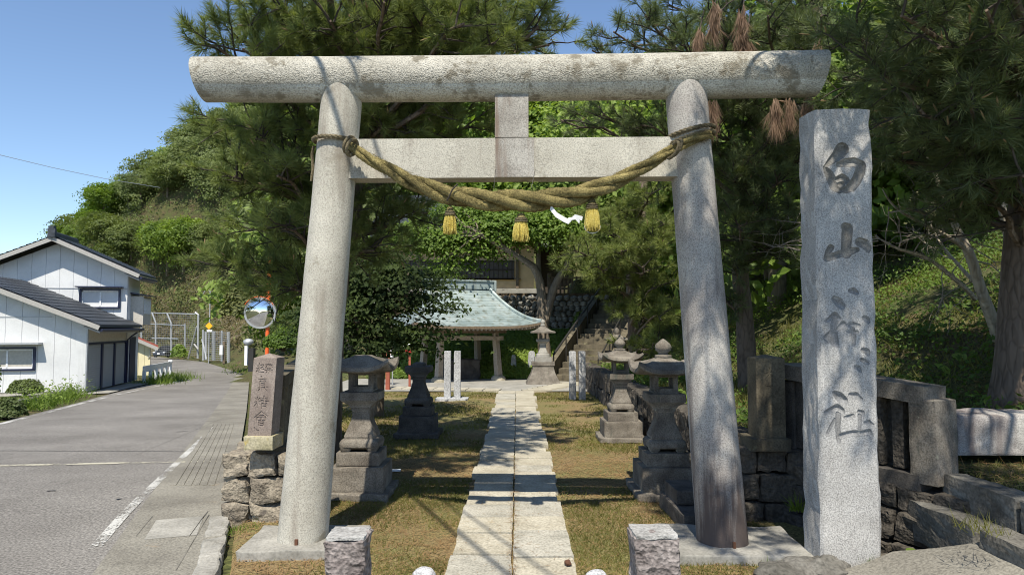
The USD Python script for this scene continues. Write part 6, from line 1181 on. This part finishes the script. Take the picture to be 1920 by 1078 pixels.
# ground cover on the right bank: herbs and grass, dead needles beneath
def bank(n):
    x = 2.5 + rng.uniform(0, 1, n) ** 1.2 * 10; y = rng.uniform(6.3, 26, n); return np.stack([x, y], 1)
c0 = scatter_on(bank, 5200); keep = (meshkit.noise(c0 * [.8, .8, 0], 8) > .42) & ~((c0[:, 0] < 4.2) & (c0[:, 1] > 19)); c0 = c0[keep]; per = 9
per = 18; C = (c0[:, None] + rng.normal(size=(len(c0), per, 3)) * [.17, .17, .06] + [0, 0, .08]).reshape(-1, 3)
solo('bank_herbs', leaves(C, np.tile([-.2, -.5, .8], (len(C), 1)), rng, .036, .5, .6), 'herb', 'low leafy plants covering the right bank', 'ground cover', kind='stuff')
def blades(p, rng, h=.10, w=.006, lean=.5):
    n = len(p); d = nrmz(rng.normal(size=(n, 3)) * [lean, lean, .15] + [0, 0, 1]); s = nrmz(np.cross(d, rng.normal(size=(n, 3)))); l = h * rng.uniform(.4, 1.2, n)[:, None]
    v = np.stack([p - s * w / 2, p + s * w / 2, p + d * l], 1).reshape(-1, 3); return v, np.arange(3 * n).reshape(-1, 3)
c0 = scatter_on(bank, 60000); k = (meshkit.noise(c0 * [.6, .6, 0], 12) > .40) & ~((c0[:, 0] < 4.2) & (c0[:, 1] > 19)); solo('bank_grass', blades(c0[k], rng, .20, .014, .7), 'grass', 'grass on the right bank', 'grass', kind='stuff')
def slope_pts(n): y = rng.uniform(21.1, 25.1, n); return np.stack([-4.5 + rng.uniform(0, 1, n) * (4.9 + .415 * (y - 20)), y], 1)
c0 = scatter_on(slope_pts, 16000); solo('slope_herbs', [leaves(c0[:9000] + [0, 0, .1], np.tile([-.1, -.4, .9], (9000, 1)), rng, .07, .5, .6), blades(c0, rng, .22, .02, .5)], 'fresh_leaf', 'bright green plants on the slope below the cobble wall', 'ground cover', kind='stuff')
# lawn: short blades and fallen pine needles, thinning with distance
def lawn_pts(n, y0, y1):
    y = rng.uniform(y0, y1, n); a = np.array(lx(y)) + .05; x = a + rng.uniform(0, 1, n) * (2.05 - a); k = ((x < pl(y) - .02) | (x > pr(y) + .02)) & ~((abs(x + 1.55) < .42) & (abs(y - 5.2) < .31)); return np.stack([x, y], 1)[k]
def lawn3(n, y0, y1, dz=0): xy = lawn_pts(n, y0, y1); return np.stack([xy[:, 0], xy[:, 1], LZ(xy[:, 0], xy[:, 1]) - .004 + dz], 1)
GREEN = lambda p: meshkit.noise(p * [.75, .75, 0] + 3, 21) * .65 + meshkit.noise(p * [2.6, 2.6, 0], 22) * .35
bl_ = []
for n, y0, y1, h, w in ((60000, 3.2, 6.5, .055, .0065), (50000, 6.5, 10, .055, .010), (34000, 10, 17, .06, .015)):
    p = lawn3(n, y0, y1); k = GREEN(p) + .10 * (p[:, 1] > 11) - .08 * ((p[:, 1] > 7) & (p[:, 1] < 10.5)) + .06 * (p[:, 1] < 5.4) > .49 + rng.uniform(-.10, .10, len(p)); bl_.append(blades(p[k], rng, h, w, .8))
solo('lawn_grass', bl_, 'grass', 'short patchy grass on both sides of the path', 'grass', kind='stuff')
lit = []
for n, y0, y1, L, w in ((30000, 3.2, 6.5, .085, .0048), (24000, 6.5, 10.5, .08, .008)):
    p = lawn3(n, y0, y1, .016); a = rng.uniform(0, 6.28, len(p)); d = np.stack([np.cos(a), np.sin(a), rng.normal(0, .12, len(p))], 1); s = np.stack([-np.sin(a), np.cos(a), 0 * a], 1); k = rng.uniform(0, 1, len(p)) > GREEN(p) * 1.05
    l = L * rng.uniform(.6, 1.2, len(p))[:, None]; v = np.stack([p - s * w / 2, p + s * w / 2, p + d * l], 1)[k].reshape(-1, 3); lit.append((v, np.arange(len(v)).reshape(-1, 3)))
solo('needle_litter', lit, 'straw_litter', 'fallen brown pine needles strewn over the lawn', 'needle litter', kind='stuff')
p = np.stack([rng.uniform(-.42, .5, 900), rng.uniform(3.3, 8.5, 900), np.full(900, .022)], 1); p[:500, 0] = pc(p[:500, 1]) + rng.normal(0, .02, 500); a = rng.uniform(0, 6.28, 900); d = np.stack([np.cos(a), np.sin(a), 0 * a], 1); s = np.stack([-np.sin(a), np.cos(a), 0 * a], 1)
v = np.stack([p - s * .002, p + s * .002, p + d * .06], 1).reshape(-1, 3); solo('path_litter', (v, np.arange(2700).reshape(-1, 3)), 'straw_litter', 'dry needles caught in the joints of the path slabs', 'needle litter', kind='stuff')
# grass on the terrace by the stone slab
p = scatter_on(lambda n: np.stack([rng.uniform(3.3, 6.5, n), rng.uniform(2.5, 7.5, n)], 1), 26000); k = ~((abs(p[:, 0] - 4.12) < .62) & (abs(p[:, 1] - 5.62) < .2)); p = p[k]; p[:, 2] -= .004
solo('terrace_grass', blades(p, rng, .07, .006, .9), 'grass', 'sparse dry grass around the long stone slab', 'grass', kind='stuff')
solo('terrace_litter', blades(p[:9000] + [0, 0, .02], rng, .10, .005, 6.), 'straw_litter', 'fallen brown needles around the long stone slab', 'needle litter', kind='stuff')

# bare shrub on the right bank, small plants, roadside weeds, bushes
rng = np.random.default_rng(61); bs_ = Thing('bare_tree', 'small bare pale tree with many leafless twigs on the right bank', 'tree', tuple(q(1880, 660, 8.0)))
st_ = [[q(1885, 680, 8.0), q(1868, 620, 7.9), q(1838, 540, 7.8), q(1815, 470, 7.7), q(1790, 420, 7.7), q(1760, 345, 7.8), q(1738, 295, 8.0)], [q(1815, 470, 7.7), q(1770, 440, 7.5), q(1730, 420, 7.4), q(1680, 390, 7.3), q(1655, 355, 7.3)], [q(1828, 560, 7.8), q(1780, 515, 7.4), q(1730, 480, 7.2), q(1680, 465, 7.1), q(1640, 440, 7.1)], [q(1838, 540, 7.8), q(1800, 500, 8.0), q(1760, 450, 8.2), q(1745, 420, 8.3)], [q(1890, 640, 8.1), q(1900, 560, 8.2), q(1890, 440, 8.3), q(1865, 340, 8.4), q(1855, 300, 8.5)], [q(1865, 340, 8.4), q(1850, 290, 8.5), q(1862, 250, 8.6)]]
rr_ = [[.078, .07, .062, .054, .04, .026, .012], [.03, .022, .018, .012, .006], [.028, .022, .018, .012, .006], [.025, .02, .012, .006], [.07, .06, .052, .04, .02], [.025, .015, .006]]
ms, tw, O = [], [], []
for f, r in zip(st_, rr_):
    sp = spline([(*p, x) for p, x in zip(f, r)], 20); ms.append(tube(sp[:, :3], sp[:, 3], 8))
    for k in range(8):
        i = rng.integers(6, 19); a = sp[i, :3]; dd = nrmz(nrmz(sp[min(19, i + 1), :3] - sp[i - 1, :3]) * .5 + rng.normal(size=3) * [.7, .4, .6]); e = a + dd * rng.uniform(.3, .9); w_ = wiggle(a, e, rng, 6, .3); tw.append(tube(w_, np.linspace(.008, .003, 6), 4, cap=False))
        for j in range(3): b = w_[rng.integers(2, 6)]; e2 = b + nrmz(dd + rng.normal(size=3) * .7) * rng.uniform(.12, .4); tw.append(tube(wiggle(b, e2, rng, 4, .25), np.linspace(.004, .0018, 4), 3, cap=False)); O.append(e2)
bs_.part('trunk', ms, 'pale_bark', True); bs_.part('twigs', tw, 'twig', kind='stuff')
bs_.part('buds', leaves(np.array(O)[::2], np.tile([0, -.3, .9], (len(O[::2]), 1)), rng, .022), 'maple_leaf', kind='stuff')
tw = []
for px, py, qx_, qy in ((1440, 470, 1525, 440), (1450, 460, 1530, 455), (1440, 410, 1520, 420), (1460, 440, 1540, 400), (1430, 455, 1500, 470)):
    a, b = q(px, py, 9.6), q(qx_, qy, 9.2); w_ = wiggle(b, a, rng, 8, .2); tw.append(tube(w_, np.linspace(.012, .003, 8), 4)); tw += [tube(wiggle(w_[i], w_[i] + rng.normal(size=3) * .22, rng, 4, .2), np.linspace(.005, .002, 4), 3) for i in (3, 4, 5, 6, 7)]
solo('bare_twigs', tw, 'twig', 'bare twigs reaching left from behind the name stone', 'twigs')
def bush(name, label, c, r, n, size, mat, seed, cat='bush'):
    g = np.random.default_rng(seed); t = Thing(name, label, cat, tuple(c)); u = nrmz(g.normal(size=(n, 3))); u[:, 2] = abs(u[:, 2]); p = np.asarray(c) + u * np.asarray(r) * (g.uniform(.6, 1, n) ** .5)[:, None] * (.85 + .3 * meshkit.noise(u * 2.5 + seed, seed))[:, None]
    t.part('stems', [tube([np.asarray(c) - [0, 0, .1], np.asarray(c) + u[i] * np.asarray(r) * .8], [.02, .006], 4) for i in range(14)], 'dark_twig', kind='stuff'); t.part('foliage', leaves(p, u + [0, 0, .5], g, size, .6, .5), mat, kind='stuff'); return t
bush('round_bush', 'clipped round dark green bush before the white house, the larger of two', R(12, 742) + [0, .9, .05], (.62, .5, .45), 2600, .05, 'olive_leaf', 3)
bush('round_bush', 'small round bush at the very left edge beside the road', R(-8, 782) + [0, .3, 0], (.42, .4, .42), 1500, .045, 'olive_leaf', 4)
bush('leafy_shrub', 'tall bright green shrub poking in at the left edge before the house', np.array([q(-26, 610, 20)[0], 20., float(T(q(-26, 610, 20)[0], 20.))]), (.42, .4, 2.3), 1700, .06, 'fresh_leaf', 5)
bush('maple_bush', 'yellow green leafy bush below the mirror beside the left pillar', q(532, 650, 15.5), (.42, .5, .42), 2600, .05, 'maple_leaf', 6)
bush('yellow_bush', 'yellowish shrub on the bank left of the mirror', q(462, 590, 40), (1.5, 1.2, 2.0), 1800, .16, 'vine_leaf', 7)
bush('roadside_shrub', 'green shrub growing at the foot of the netting', q(336, 668, 74), (.9, .8, 1.3), 600, .16, 'fresh_leaf', 8)
def weeds(name, label, pts, n, h, w, mat, seed, leafn=0, sp=.25):
    g = np.random.default_rng(seed); p = np.array(pts)[g.integers(0, len(pts), n)] + g.normal(size=(n, 3)) * [sp, sp, 0]; p[:, 2] -= .03
    t = Thing(name, label, 'weeds', tuple(pts[0])); t.part('blades', blades(p, g, h, w, .55), mat, kind='stuff')
    if leafn: c = np.array(pts)[g.integers(0, len(pts), leafn)] + g.normal(size=(leafn, 3)) * [sp, sp, .16] + [0, 0, h * .5]; t.part('leaves', leaves(c, np.tile([0, -.4, .8], (leafn, 1)), g, .05, .5, .6), 'fresh_leaf', kind='stuff')
    return t
wp_ = [R(x, y) for x, y in ((60, 766), (75, 761), (90, 757), (105, 752), (118, 749), (130, 744), (140, 741))]
weeds('roadside_weeds', 'tall bright grass and weeds at the corner of the white house', wp_, 800, .5, .02, 'fresh_grass', 71, 500, .24)
weeds('roadside_grass', 'tuft of green grass along the road below the guardrail', [R(x, y) for x, y in ((290, 720), (305, 716), (320, 713), (332, 710), (318, 706))], 900, .5, .035, 'fresh_grass', 72, 0, .5)
weeds('roadside_grass', 'strip of grass beside the dark roadside cabinet', [R(474, 697) + [1.5, -2, .1], R(470, 697) + [.8, 0, .1], R(455, 690) + [.8, 0, .1]], 900, .4, .05, 'fresh_grass', 73, 0, .9)
weeds('grass_tuft', 'green tuft in front of the name stone foot', [G(1628, 1058, .02)], 46, .12, .006, 'fresh_grass', 74, 0, .03)
weeds('grass_tuft', 'green tuft left of the name stone by the picture bottom', [G(1440, 1070, .0), G(1452, 1062, 0)], 60, .09, .006, 'fresh_grass', 75, 0, .04)
weeds('wall_weeds', 'thin weeds on the lower kerb at the right edge', [q(1856, 990, 3.95), q(1835, 985, 4.0), q(1815, 975, 4.1)], 90, .12, .005, 'grass', 76, 0, .05)
weeds('wall_weeds', 'small fern on the dark wall between pillar and name stone', [q(1497, 950, 5.5)], 50, .16, .012, 'fresh_grass', 77, 0, .03)
weeds('wall_weeds', 'sprigs at the foot of the left wall by the kerb', [G(452, 985, 0), G(440, 990, 0), G(470, 962, 0)], 160, .07, .006, 'fresh_grass', 78, 0, .07)
def big_leaves(name, label, spots, s, seed, mat='fresh_leaf'):
    g = np.random.default_rng(seed); t = Thing(name, label, 'plant', tuple(spots[0]))
    for p in spots:
        a = np.arange(14) * 2 * math.pi / 14; r = s * g.uniform(.7, 1.2); n_ = nrmz(np.array([g.normal(0, .3), -.55, .8])); e1 = nrmz(np.cross(n_, (0, 0, 1.))); e2 = np.cross(n_, e1)
        v = np.vstack([[p], p + r * (np.cos(a) * (1 + .12 * np.cos(3 * a)))[:, None] * e1 + r * np.sin(a)[:, None] * e2 + n_ * (.12 * r * np.cos(2 * a))[:, None]]); j = np.arange(14)
        lf = t.part('leaf', (v, np.stack([np.zeros(14, int), 1 + j, 1 + (j + 1) % 14], 1)), mat, True); t.part('stalk', tube([p, p - [0, -.02, s * 1.6]], [.004, .004], 4), 'herb', parent=lf)
big_leaves('butterbur', 'round leaved plant behind the foot of the name stone', [q(1692, 1045, 4.75), q(1711, 1036, 4.78)], .04, 81)
big_leaves('butterbur', 'broad leaved plants below the large pine on the right bank', [q(x, y, 8.0 - .0 * y) for x, y in ((1768, 690), (1785, 700), (1800, 668), (1812, 690), (1790, 735), (1795, 755), (1825, 735), (1830, 662), (1845, 748), (1860, 715), (1870, 745), (1882, 722))], .085, 82)
